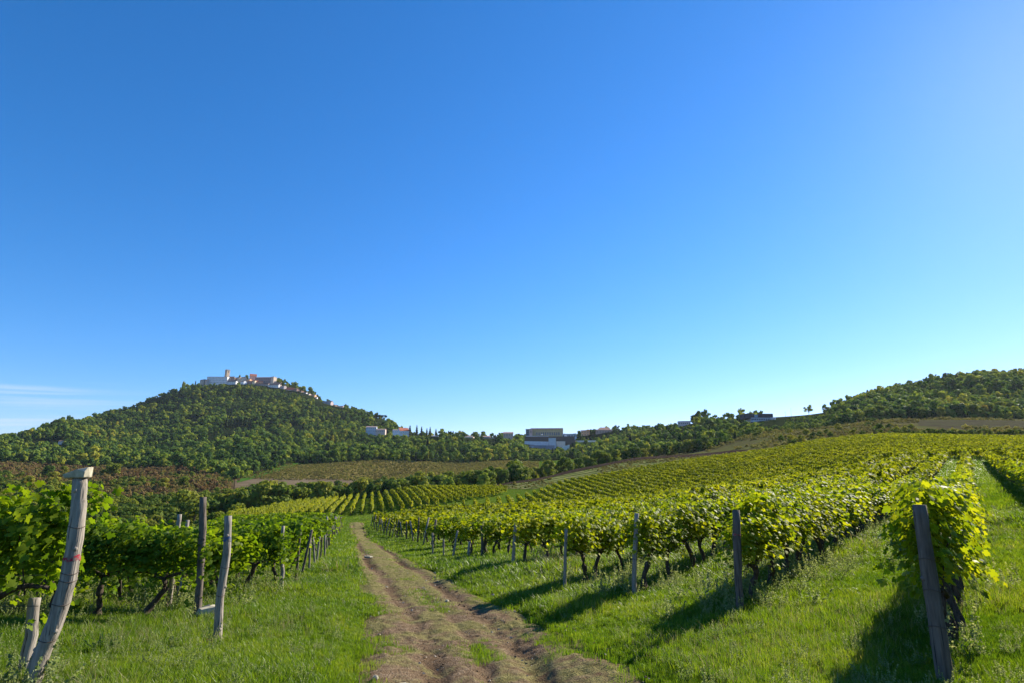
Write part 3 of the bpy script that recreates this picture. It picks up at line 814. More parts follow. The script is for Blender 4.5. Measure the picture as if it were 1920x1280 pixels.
# ------------------------------------------------------------------ posts and wires
def post(path, d_top, d_bot, label, mat=None, group=None, Y=None, bands=(), wraps=(), knots=0, seed=0, sink=.25, n=12, steps=4):
    """path: picture points from top to bottom; the foot stands on the terrain and the top keeps its real height"""
    b = path[-1]
    g = ground_at(*b) if Y is None else at(b[0], b[1], Y)
    Yb = g.y
    r = random.Random(seed)
    pts = [at(u, v, Yb) for u, v in path[::-1]]
    pts[0].z = min(pts[0].z, gzf(pts[0].x, pts[0].y)) - sink
    pts = [p - Vector((g.x, g.y, g.z)) for p in pts]
    fine = []
    for i in range(len(pts) - 1):
        for s in range(steps): fine.append(pts[i].lerp(pts[i+1], s / steps))
    fine.append(pts[-1])
    if len(path) < 4:
        for i, p in enumerate(fine[1:-1]): p.x += r.uniform(-.006, .006); p.y += r.uniform(-.01, .01)
    m = len(fine)
    rad = [(d_bot + (d_top - d_bot) * i / (m - 1)) / 2 * r.uniform(.95, 1.05) for i in range(m)]
    mb = MB(); mb.tube(fine, rad, n, True, .035, r)
    for k in range(knots):
        i = r.randrange(2, m - 1); p = fine[i]; a = r.uniform(2.6, 6.8)
        q = Vector((math.cos(a), math.sin(a), .1)) * rad[i] * .9
        mb.tube([p + q * .7, p + q * 1.18, p + q * 1.3], [.03, .022, .012], 7, True, .2, r)
    o = mb.mesh('post', mat or M_WOOD, True)
    if bands or wraps:
        root = empty('wooden_post', g)
        link('shaft', o, root)
        for nm, z0, z1, bm in bands:
            zs = [p.z for p in fine]
            def cx(z): return Vector((np.interp(z, zs, [p.x for p in fine]), np.interp(z, zs, [p.y for p in fine]), z)), float(np.interp(z, zs, rad))
            q = MB(); pp = [cx(z) for z in np.linspace(z0, z1, 4)]
            nn = 28                                        # a ragged brushed band
            o1, o2 = r.uniform(0, 6), r.uniform(0, 6)
            ups = [z1 + .010 * math.sin(6.2832 * k / nn * 2 + o1) + .006 * math.sin(6.2832 * k / nn * 5 + o2) for k in range(nn)]; dns = [z0 + .008 * math.sin(6.2832 * k / nn * 3 + o2) + .006 * math.sin(6.2832 * k / nn * 7 + o1) for k in range(nn)]
            vs = []
            for k in range(nn):
                a = 6.2832 * k / nn
                for zz in (dns[k], (dns[k] + ups[k]) / 2, ups[k]):
                    p, w = cx(zz); w *= 1.045; vs.append((p.x + math.cos(a) * w, p.y + math.sin(a) * w, zz))
            q.add(vs, [(k*3 + j, ((k+1) % nn)*3 + j, ((k+1) % nn)*3 + j + 1, k*3 + j + 1) for k in range(nn) for j in (0, 1)])
            link(nm, q.mesh(nm, bm, True), root)
        for z in wraps:
            zs = [p.z for p in fine]
            c = Vector((np.interp(z, zs, [p.x for p in fine]), np.interp(z, zs, [p.y for p in fine]), z)); w = float(np.interp(z, zs, rad)) * 1.06
            q = MB(); q.tube([c + Vector((math.cos(t) * w, math.sin(t) * w, .01 * math.sin(t * 2))) for t in np.linspace(0, 6.2832, 17)], .0035, 5, False)
            link('wire_wrap', q.mesh('wire_wrap', M_WIRE, True), root)
    else:
        root = link('wooden_post', o, None, g)
    tag(root, label, 'post', group or 'wooden posts at the ends of the vineyard rows')
    return root, [p + Vector((g.x, g.y, g.z)) for p in fine]

# near leaning post with the flat rock on its top
near_post, npts = post([(150, 895), (148, 945), (141, 1010), (128, 1085), (104, 1165), (74, 1235), (44, 1296)], .128, .155,
     'large curved grey leaning post with a red paint band near its head', M_WOOD, bands=[('paint_band', 1.135, 1.18, M_REDP)],
     wraps=(.95, 1.02, .74, .42, 1.45), knots=5, seed=3, n=18)
tp = npts[-1]
def rock(name, loc, size, mat, seed, rz=0.0, flat=.5):
    r = np.random.default_rng(seed); mb = MB()
    n, rings = 9, 5
    vs = []
    for j in range(rings):
        t = j / (rings - 1); ph = -math.pi / 2 + math.pi * t
        for k in range(n):
            a = 6.2832 * k / n
            w = 1 + r.uniform(-.16, .16)
            cx = math.copysign(abs(math.cos(ph)) ** .5, 1)
            vs.append((size[0] * cx * math.cos(a) * w, size[1] * cx * math.sin(a) * w, size[2] * (math.sin(ph) * .5 + .5) * (1 + r.uniform(-.1, .1) * (1 if t > .6 else 0))))
    fs = [(j*n + k, j*n + (k+1) % n, (j+1)*n + (k+1) % n, (j+1)*n + k) for j in range(rings - 1) for k in range(n)]
    mb.add(vs, fs)
    o = mb.build(name, mat); o.location = loc; o.rotation_euler = (0, 0, rz)
    return o
mb = MB()   # a split wedge of pale stone: flat top, slanting under side
mb.add([(-.15,-.085,.012),(.10,-.095,-.004),(.135,-.01,.0),(.11,.09,.0),(-.12,.085,.006),
        (-.165,-.09,.045),(.02,-.11,.085),(.145,-.06,.098),(.15,.05,.10),(.03,.10,.092),(-.16,.085,.06),(.12,-.105,.05)],
       [(4,3,2,1,0),(0,1,11,6,5),(11,7,6),(1,2,7,11),(2,3,8,7),(3,4,10,9,8),(4,0,5,10),(5,6,7,8,9,10)])
capo = mb.build('flat_rock', M_STONE); capo.location = (tp.x - .0, tp.y - .01, tp.z - .002); capo.rotation_euler = (0, R(-6), R(8)); capo.scale = (.74, .8, 1.0)
md = capo.modifiers.new('bevel', 'BEVEL'); md.width = .006; md.segments = 1
tag(capo, 'pale wedge-shaped flat rock resting on top of the curved leaning post', 'rock')
post([(66, 1120), (58, 1190), (40, 1285)], .105, .12, 'short grey post standing under the leaves just behind the curved leaning post', M_WOOD, seed=4, Y=npts[0].y + .55, n=12)
post([(381, 931), (379, 1010), (370, 1162)], .115, .135, 'tall straight post with a clean bare top beside the blue-marked post', M_WOOD_DARK, wraps=(.9, 1.35), seed=5, knots=2)
post([(428, 966), (425, 1040), (412, 1120), (409, 1203)], .10, .12, 'slightly bent post carrying a blue paint mark', M_WOOD, bands=[('paint_mark', 1.36, 1.42, M_BLUEP)], wraps=(1.0, .62), seed=6, knots=3)
post([(531, 985), (526, 1035), (530, 1070), (526, 1114)], .085, .10, 'crooked knobbly grey post third among the downhill row ends', M_WOOD, wraps=(.8,), seed=7, knots=2)
post([(564, 990), (554, 1094)], .07, .075, 'thin straight post tilting gently towards the path on the downhill side', M_WOOD_DARK, seed=8, n=9)
post([(585, 992), (563, 1078)], .085, .085, 'steeply slanting brace post on the downhill side', M_WOOD_DARK, seed=9, n=9)
post([(582, 1000), (580, 1072)], .075, .075, 'upright post crossed by the slanting brace post', M_WOOD, seed=10, n=9)
post([(587, 1006), (592, 1060)], .075, .075, 'post leaning away from the path behind the slanting brace', M_WOOD, seed=11, n=9)
post([(600, 1001), (593, 1052)], .08, .08, 'pale post leaning towards the path behind the brace posts', M_WOOD, seed=12, n=9)
post([(605, 1003), (600, 1047)], .07, .07, 'dark thin slanted post next to the last upright downhill post', M_WOOD_DARK, seed=13, n=9)
post([(610, 1001), (609, 1043)], .085, .085, 'upright isolated post closest to the grass verge on the downhill side', M_WOOD, seed=14, n=9)
post([(337, 963), (331, 1010), (329, 1040)], .09, .10, 'post tip sticking out of the leaves left of the tall straight post', M_WOOD, seed=15, Y=13.6, n=9)
post([(352, 974), (345, 1030)], .08, .09, 'small slanted post tip showing just above the leaves', M_WOOD, seed=16, Y=14.6, n=9)

near_dark, rpts = post([(1724, 945), (1735, 1030), (1752, 1140), (1774, 1282)], .12, .145, 'thick dark leaning post in front of the nearest uphill vine', M_WOOD_DARK, wraps=(1.1, .82, .5), seed=20, knots=3, n=18)
post([(1380, 955), (1383, 1050), (1387, 1149)], .12, .125, 'thick upright post with a faint red mark before the second uphill row', M_WOOD_DARK, bands=[('paint_mark', 1.18, 1.21, M_REDP)], wraps=(.95,), seed=21, knots=2, n=14)
post([(1194, 961), (1190, 1040), (1188, 1117)], .095, .10, 'grey upright post ending the third uphill row', M_WOOD, wraps=(.75,), seed=22, knots=2, n=12)
post([(1062, 990), (1060, 1040), (1057, 1107)], .075, .08, 'slim grey post half hidden by leaves ending the fourth uphill row', M_WOOD, seed=23, n=10)
post([(967, 976), (960, 1069)], .10, .11, 'grey post leaning outwards at the end of the fifth uphill row', M_WOOD, seed=24, n=10)
post([(904, 981), (904, 1048)], .11, .115, 'upright dark post ending the sixth uphill row', M_WOOD_DARK, seed=25, n=10)
post([(881, 1014), (876, 1050)], .11, .12, 'short stubby post next to the sixth uphill row', M_WOOD, seed=26, n=10)
post([(858, 994), (847, 1045)], .09, .10, 'slanting post ending the seventh uphill row', M_WOOD, seed=27, n=9)
post([(832, 1010), (832, 1042)], .07, .08, 'thin pale post between the slanting post and the next row', M_WOOD, seed=28, n=9)
post([(811, 998), (812, 1039)], .075, .08, 'thin upright pale post ending a distant uphill row', M_WOOD, seed=29, n=9)
for k, e in enumerate(RE[8:], 8):
    r = random.Random(500 + k); h = 1.75 * r.uniform(.8, 1.05)
    mb = MB(); lx = r.uniform(-.2, .2)
    mb.tube([(-lx, 0, -.2), (0, 0, h * .5), (lx, 0, h)], [.055, .055, .05], 7, True, .05, r)
    o = link('wooden_post', mb.mesh('row_post', M_WOOD if k % 2 else M_WOOD_DARK, True), None, e)
    tag(o, f"thin post ending the {ORD[k]} row on the uphill side of the path", 'post', 'wooden posts at the ends of the vineyard rows')
for k, e in enumerate(LE[9:], 9):
    r = random.Random(600 + k); h = 1.75 * r.uniform(.85, 1.1)
    mb = MB(); lx = r.uniform(-.2, .25)
    mb.tube([(-lx, 0, -.2), (0, 0, h * .5), (lx, 0, h)], [.055, .055, .05], 7, True, .05, r)
    o = link('wooden_post', mb.mesh('row_post', M_WOOD if k % 2 else M_WOOD_DARK, True), None, e)
    tag(o, f"thin post ending the {ORD[k]} row on the downhill side of the path", 'post', 'wooden posts at the ends of the vineyard rows')

def wire(e, d, z, L, label, rows='trellis wires of the nearest rows'):
    pts = []
    for s in np.arange(0, L, 1.0):
        x, y = e[0] + d[0] * s, e[1] + d[1] * s
        pts.append((x, y, gzf(x, y) + z - .03 * math.sin(s * 1.05) ** 2))
    mb = MB(); mb.tube(pts, .003, 4, False)
    o = mb.build('trellis_wire', M_WIRE); tag(o, label, 'wire', rows)
wire((npts[0].x, npts[0].y), L_DIR, .72, 4, 'lowest thin wire running from the curved leaning post into the leaves')
wire((npts[0].x + .02, npts[0].y + .02), L_DIR, 1.0, 4, 'upper thin wire running from the curved leaning post into the leaves')
wire(LE[1].xy, L_DIR, .9, 12, 'thin wire tied to the tall bare-topped post')
wire(RE[0].xy, R_DIR, .85, 30, 'thin wire tied to the thick dark leaning post')
wire(RE[1].xy, R_DIR, .95, 30, 'thin wire tied to the thick upright post with a faint red mark')
wire(RE[2].xy, R_DIR, .75, 30, 'thin wire tied to the grey post of the third uphill row')

# stones
def stone(u, v, w, h, label, seed, mat=M_STONE):
    p = ground_at(u, v); m = p.y / F_PX
    lat, _ = track_lat(np.array([p.x]), np.array([p.y]))
    z = p.z + (.15 if abs(lat[0]) < 1 else 0)
    o = rock('stone', (p.x, p.y, z - .01), (w * m / 2, w * m * .4, h * m), mat, seed, seed)
    tag(o, label, 'stone')
stone(390, 1163, 40, 24, 'pale flat stone lying in the grass between two posts', 1)
stone(704, 1274, 13, 9, 'small white stone at the grassy edge of the path', 2)
stone(758, 1287, 34, 7, 'flat whitish stone half buried at the near end of the path', 3)
stone(722, 1206, 8, 5, 'tiny pale stone on the bare soil beside the verge', 4)
stone(838, 1128, 9, 5, 'little pale stone beside the washed out rut', 5)
stone(690, 1046, 16, 5, 'flat light stone in the stony stretch far down the path', 6)

# ------------------------------------------------------------------ trees
def crown_quads(r, centers, radii, nface, fs, squash=.8, jitter=.6):
    P, N, S, Q = [], [], [], []
    for c, rad in zip(centers, radii):
        d = unit(r.normal(size=(nface, 3)) + np.array([0, 0, .25]))
        p = np.asarray(c) + d * np.array([1, 1, squash]) * rad * r.uniform(.72, 1.12, (nface, 1))
        P.append(p); N.append(unit(d + r.normal(0, jitter * .5, (nface, 3)))); S.append(fs * r.uniform(.6, 1.35, nface))
        Q.append(np.clip(r.uniform(.15, .85) * .65 + r.random(nface) * .35, 0, 1))
    P, N, S, Q = map(np.concatenate, (P, N, S, Q))
    a, b = frames(N, r)
    q = np.array([(-.5,-.42),(.42,-.5),(.5,.45),(-.4,.5)])
    bend = r.uniform(-.25, .25, (len(P), 4))
    V = (P[:, None] + S[:, None, None] * (a[:, None] * q[None, :, 0, None] + b[:, None] * q[None, :, 1, None] + N[:, None] * bend[..., None])).reshape(-1, 3)
    return V, np.arange(len(P) * 4).reshape(-1, 4), Q

def deciduous(seed, H, Rr, nclump, nface, fs, mat, low=.18, name='crown'):
    r = np.random.default_rng(seed); cs, rs = [], []
    for k in range(nclump):
        t = r.uniform(low, .93); prof = math.sin(min(1, (t - low * .6) / (1 - low * .6)) ** .75 * math.pi) ** .6
        a = r.uniform(0, 6.283); q = Rr * .72 * prof * math.sqrt(r.uniform(.15, 1))
        cs.append((q * math.cos(a), q * math.sin(a), H * t)); rs.append(Rr * r.uniform(.24, .46))
    V, Fc, Q = crown_quads(r, cs, rs, nface, fs)
    return mesh_np(name, V, Fc, 4, mat, Q), cs

def trunk_mesh(seed, H, rad, cs, nl=5):
    r = random.Random(seed); mb = MB()
    top = H * .62; bx, by = r.uniform(-.3, .3), r.uniform(-.3, .3)
    mb.tube([(0, 0, -.6), (bx * .3, by * .3, H * .22), (bx, by, top)], [rad * 1.25, rad * .9, rad * .4], 7, True, .08, r)
    for c in cs[:nl]:
        z0 = H * r.uniform(.2, .45); f = z0 / top
        mb.tube([(bx * f, by * f, z0), (c[0] * .5, c[1] * .5, (z0 + c[2]) / 2), tuple(c)], [rad * .5, rad * .32, rad * .12], 5, False)
    return mb.mesh('trunk', M_TRUNK, True)

def conifer(seed, H, Rr, n, fs, mat, col=False, name='crown'):
    r = np.random.default_rng(seed)
    t = r.uniform(0, 1, n) ** (.8 if col else .75)
    w = (np.sin(np.clip(t * .93 + .07, 0, 1) * math.pi) ** .55 if col else (1 - t) ** .85 * (.75 + .25 * np.sin(t * 34 + seed)) + .03)
    a = r.uniform(0, 6.283, n); q = Rr * w * r.uniform(.6, 1.1, n)
    P = np.stack([q * np.cos(a), q * np.sin(a), H * (.04 + .96 * t)], -1)
    N = unit(np.stack([np.cos(a), np.sin(a), np.full(n, .35)], -1) + r.normal(0, .35, (n, 3)))
    A, B = frames(N, r); S = fs * r.uniform(.6, 1.3, n)
    qd = np.array([(-.5,-.5),(.5,-.4),(.4,.5),(-.5,.45)])
    V = (P[:, None] + S[:, None, None] * (A[:, None] * qd[None, :, 0, None] + B[:, None] * qd[None, :, 1, None])).reshape(-1, 3)
    return mesh_np(name, V, np.arange(n * 4).reshape(-1, 4), 4, mat, r.random(n))

TREES = []
for s in range(7):
    H, Rr = [9, 8, 10, 7.5, 8.5, 9.5, 7][s], [3.9, 4.2, 4.0, 3.6, 4.6, 3.4, 3.9][s]
    cm, cs = deciduous(40 + s, H, Rr, 20, 62, .62, M_BUSH, .2)
    TREES.append((cm, trunk_mesh(40 + s, H, .2, cs), H, Rr))
BUSHES = []
for s in range(5):
    H, Rr = [3.6, 3.0, 4.2, 2.6, 3.4][s], [2.4, 2.3, 2.5, 2.0, 2.8][s]
    cm, cs = deciduous(60 + s, H, Rr, 13, 46, .42, M_BUSH, .08)
    BUSHES.append((cm, trunk_mesh(60 + s, H, .09, cs, 6), H, Rr))
SCRUBS = []
for s in range(5):
    cm, cs = deciduous(70 + s, 2.0, 1.7, 7, 26, .42, M_SCRUB, .1, 'scrub_clump'); SCRUBS.append(cm)
DARK = []
for s in range(3):
    cm, cs = deciduous(80 + s, 9, 4.0, 20, 60, .6, M_TREE, .2); DARK.append((cm, trunk_mesh(80 + s, 9, .22, cs), 9, 4.0))

def tree(kind, x, y, scale, label, group, cat='tree', name='broadleaf_tree', wide=1.0, rz=None):
    cm, tm, H, Rr = kind
    e = empty(name, (x, y, gzf(x, y)), random.uniform(0, 6.28) if rz is None else rz)
    e.scale = (scale * wide, scale * wide, scale)
    link('trunk', tm, e); link('crown', cm, e)
    tag(e, label, cat, group)
    return e

def place_band(spec, kinds, smin, smax, namef, group, name, cat='tree', seed=0, wide=1.0):
    """spec: list of (key, Y); sorted along the picture so that labels can count them"""
    r = random.Random(seed); spec = sorted(spec)
    for k, (c, Y) in enumerate(spec):
        x = float(xy_of(c, Y)); tree(kinds[r.randrange(len(kinds))], x, Y, r.uniform(smin, smax), namef(k), group, cat, name, wide * r.uniform(.9, 1.15))
rr = random.Random(5)
ALLORD = ORD[:]
for tens in ('fiftieth', ): pass
def nth(k): return ALLORD[k] if k < len(ALLORD) else 'farthest'
# valley hedgerow behind the yellow vineyard: a front line and looser growth behind it
def place_topped(spec, kinds, tops, namef, group, name, seed):
    """like place_band, but each tree gets the height that brings its head near the given picture row"""
    r = random.Random(seed); spec = sorted(spec)
    for k, (c, Y) in enumerate(spec):
        x = float(xy_of(c, Y)); kd = kinds[r.randrange(len(kinds))]
        vt = np.interp(c, [q[0] for q in tops], [q[1] for q in tops])
        h = max(2.2, (zv(vt, Y) - gzf(x, Y))) * r.uniform(.72, 1.06)
        s = h / kd[2]
        tree(kd, x, Y, s, namef(k), group, 'tree', name, r.uniform(.85, 1.25) * (1.1 if s < 1 else .9))
spec = []
for i in range(56):
    c = 372 + (1000 - 372) * (i + rr.uniform(-.3, .3)) / 56
    base_y = np.interp(c, [372, 430, 560, 700, 850, 960, 1000], [196, 232, 234, 240, 246, 272, 282])
    spec.append((c, float(base_y) + rr.uniform(2, 26)))
TOPS = [(372, 935), (430, 915), (480, 908), (560, 909), (640, 904), (700, 899), (760, 895), (850, 895), (900, 882), (960, 873), (1000, 864)]
place_topped(spec, TREES, TOPS, lambda k: f"{nth(k)} tree from the hill end of the hedgerow behind the yellow vineyard", 'trees of the valley hedgerow', 'hedgerow_tree', 1)
spec = []
for i in range(56):
    c = 350 + (990 - 350) * (i + rr.uniform(-.4, .4)) / 56
    spec.append((c, float(np.interp(c, [350, 440, 560, 640, 800, 900, 990], [300, 330, 345, 335, 315, 305, 300])) * rr.uniform(.88, 1.2)))
place_topped(spec, TREES + BUSHES[:3], [(350, 925), (480, 908), (640, 902), (700, 893), (760, 888), (850, 883), (960, 870), (1000, 862)], lambda k: f"{nth(k)} tree, from the hill end, in the growth below the pale bare field", 'valley trees between hedgerow and pale field', 'valley_tree', 11)
# trees along the ploughed strip
spec = []
for i in range(40):
    c = 975 + (1340 - 975) * (i + rr.uniform(-.3, .3)) / 40
    spec.append((c, float(np.interp(c, [975, 1000, 1100, 1200, 1340], [272, 292, 326, 362, 352])) + rr.uniform(2, 34)))
place_band(spec, TREES, .72, 1.08, lambda k: f"{nth(k)} tree from the valley end of the belt above the ploughed strip", 'trees in the belt above the ploughed strip', 'belt_tree', seed=2)
# bushes on the rusty scrub hillside
spec = [(rr.uniform(-20, 440), math.exp(rr.uniform(math.log(235), math.log(560)))) for _ in range(50)]
place_band(spec, BUSHES + TREES[:2], .6, 1.3, lambda k: f"{nth(k)} green bush from the frame edge across the rusty brown scrub hillside", 'green bushes dotted over the rusty hillside', 'green_bush', 'bush', seed=3)
# wood edge on the right hill
spec = [(1585 + 360 * (i + rr.uniform(-.3, .3)) / 34, rr.uniform(412, 446)) for i in range(34)]
place_band(spec, TREES, .7, 1.2, lambda k: f"{nth(k)} tree along the lower edge of the uphill wood, counted from the lone tree", 'trees along the lower edge of the uphill wood', 'woodside_tree', seed=4)
# bushes on the dry meadow
spec = [(1478 + 260 * (i + rr.uniform(-.4, .4)) / 22, rr.uniform(244, 300)) for i in range(22)] + [(rr.uniform(1400, 1700), rr.uniform(330, 415)) for _ in range(16)]
place_band(spec, BUSHES, .55, .95, lambda k: f"{nth(k)} low bush across the dry meadow, counted from the dark building", 'low bushes on the dry meadow', 'meadow_bush', 'bush', seed=5)
# hedge strip above the second vineyard block
spec = [(1690 + 330 * i / 34, rr.uniform(232, 240)) for i in range(34)]
place_band(spec, BUSHES, .42, .6, lambda k: f"{nth(k)} bush of the dark hedge above the vineyard, from its valley end", 'bushes of the dark hedge above the vineyard', 'hedge_bush', 'bush', seed=6, wide=1.2)
for (u, v, Y, s, lab) in [(905, 905, 245, .75, 'dark round bush standing in front of the far autumn field'), (838, 912, 240, .8, 'dark bush at the upper edge of the yellow vineyard'), (697, 900, 400, .5, 'small dark bush at the end of the pale bare field')]:
    p = at(u, v, Y); tree(DARK[0], p.x, Y, s, lab, None, 'bush', 'dark_bush')

# specials on the skyline
def put_tree(kind, u, v_base, v_top, Y, label, name, cat='tree', wide=1.0, group=None, rz=None):
    cm, tm, H, Rr = kind
    p = at(u, v_base, Y); h = (v_base - v_top) * Y / F_PX
    g = gzf(p.x, p.y); s = h / H; sz = max(zv(v_top, Y) - g, h * .5) / H        # rooted on the terrain, head where it is seen
    e = empty(name, (p.x, p.y, g), random.uniform(0, 6) if rz is None else rz); s = s * min(1.35, max(1, (sz / s) ** .5)); e.scale = (s * wide, s * wide, sz)
    link('trunk', tm, e); link('crown', cm, e); tag(e, label, cat, group)
def umbrella(seed):
    r = np.random.default_rng(seed); cs, rs = [], []
    for k in range(26):
        a = r.uniform(0, 6.28); q = 6.2 * math.sqrt(r.random()); cs.append((q * math.cos(a), q * math.sin(a), 8.6 + 2.0 * (1 - (q / 6.2) ** 2) + r.uniform(-.4, .4))); rs.append(r.uniform(1.2, 2.0))
    V, Fc, Q = crown_quads(r, cs, rs, 40, .8, .55)
    cm = mesh_np('crown', V, Fc, 4, M_CONIFER, Q)
    mb = MB(); mb.tube([(0, 0, -1.5), (.3, 0, 4), (.2, .2, 8.2)], [.42, .36, .25], 7)
    for k in range(6):
        a = k * 1.05; mb.tube([(.25, .1, 5 + .4 * k), (2 * math.cos(a), 2 * math.sin(a), 7.4), (4 * math.cos(a), 4 * math.sin(a), 9)], [.22, .16, .08], 5, False)
    return (cm, mb.mesh('trunk', M_TRUNK, True), 11.5, 6.5)
UMB = umbrella(3)
put_tree(UMB, 716, 793, 777, 1180, 'dark flat-topped umbrella pine on the shoulder of the hill', 'umbrella_pine', wide=1.05)
put_tree(UMB, 704, 793, 779, 1185, 'smaller dark pine crowding the umbrella pine on the hill shoulder', 'umbrella_pine', wide=.8)
def lone(seed):
    r = np.random.default_rng(seed); cs, rs = [], []
    for k in range(16):
        a = r.uniform(0, 6.28); q = 3.4 * math.sqrt(r.random()); t = r.uniform(0, 1); cs.append((q * math.cos(a), q * math.sin(a), 4.2 + 4.4 * t)); rs.append(r.uniform(.95, 1.6))
    V, Fc, Q = crown_quads(r, cs, rs, 60, .55, .8)
    return (mesh_np('crown', V, Fc, 4, M_TREE, Q), trunk_mesh(seed, 10, .2, cs, 8), 9.6, 4)
LONE = [lone(5), lone(6), lone(8)]
put_tree(LONE[0], 1517, 777, 758, 600, 'lone round tree with a bare trunk on the skyline', 'lone_tree', wide=.95)
put_tree(LONE[1], 1549, 774, 756, 600, 'airy skyline tree next after the lone round tree', 'skyline_tree', wide=.9)
put_tree(LONE[2], 1558, 774, 760, 610, 'smaller bushy skyline tree beside the airy one', 'skyline_tree', wide=.9)
put_tree(LONE[1], 1577, 778, 756, 590, 'open-crowned skyline tree where the uphill wood begins', 'skyline_tree', wide=.8)
put_tree(LONE[2], 1686, 734, 716, 575, 'flat-crowned tree poking above the uphill wood', 'skyline_tree', wide=1.1)
put_tree(LONE[0], 895, 824, 811, 900, 'round dark tree on a thin trunk on the saddle skyline', 'saddle_tree', wide=.85)
put_tree(DARK[1], 1303, 800, 777, 640, 'dense dark tree right beside the small pink house', 'dense_tree', wide=.9)
put_tree(DARK[2], 512, 716, 706, 1395, 'dark tree at the end of the brown fortress wing', 'town_tree', wide=.8)
put_tree(DARK[0], 449, 709, 702, 1420, 'small dark round tree among the town roofs', 'town_tree', wide=1)
put_tree(DARK[1], 462, 710, 702.5, 1420, 'olive green tree rising behind the cream town house', 'town_tree', wide=1.2)
put_tree(DARK[0], 345, 724, 714, 1370, 'dark pointed tree on the bare crest left of the town', 'crest_tree', wide=.7)
CON = [(conifer(s, 14, 3.4, 620, .85, M_CONIFER), None, 14, 3.4) for s in range(3)]
CYP = [(conifer(10 + s, 16, 1.7, 460, .75, M_CONIFER, True), None, 16, 1.7) for s in range(3)]
mb = MB(); mb.tube([(0, 0, -1.5), (0, 0, 5), (0, 0, 12)], [.3, .22, .06], 7); CTR = mb.mesh('trunk', M_TRUNK, True)
CON = [(a, CTR, c, d) for a, _, c, d in CON]; CYP = [(a, CTR, c, d) for a, _, c, d in CYP]
cw = ['conifer standing right behind the red-roofed white house', 'second conifer from the red-roofed white house', 'third, broad conifer from the red-roofed white house', 'fourth conifer from the red-roofed white house', 'fifth conifer, part of the close pair', 'conifer just above the small white house on the saddle']
for k, (u, vt, vb) in enumerate([(768, 797, 820), (781, 797, 818), (790, 799, 819), (800, 802, 819), (806, 800, 819), (817, 803, 820)]):
    put_tree(CON[k % 3], u, vb, vt, 960 - k * 4, cw[k], 'conifer', wide=.85, group='dark conifers on the saddle')
for k in range(11):
    put_tree(CYP[k % 3], 424 + k * 4.5 + rr.uniform(-1, 1), 808 + rr.uniform(-2, 3), 780 + rr.uniform(-1, 5), 1030 + rr.uniform(-10, 10), f"{ORD[k]} cypress along the dark row halfway up the town hill", 'cypress', wide=.85, group='cypress row halfway up the town hill')
put_tree(CYP[0], 366, 722, 713, 1385, 'single thin cypress on the crest beside the town', 'cypress')

# ------------------------------------------------------------------ buildings
_pm = {}
def pm(col, kind='wall'):
    k = (tuple(round(x, 3) for x in col), kind)
    if kind == 'wall': col = tuple(min(.85, x * 1.18) for x in col)
    if k not in _pm: _pm[k] = plain(f"{kind}_finish", col, .85 if kind != 'glass' else .25, .2 if kind != 'glass' else .5, .12 if kind == 'wall' else .25, .35)
    return _pm[k]
WINC = (.035, .04, .05)
BUILD = []                       # picture rectangles kept free of trees: u0, u1, vtop, vbase, Y

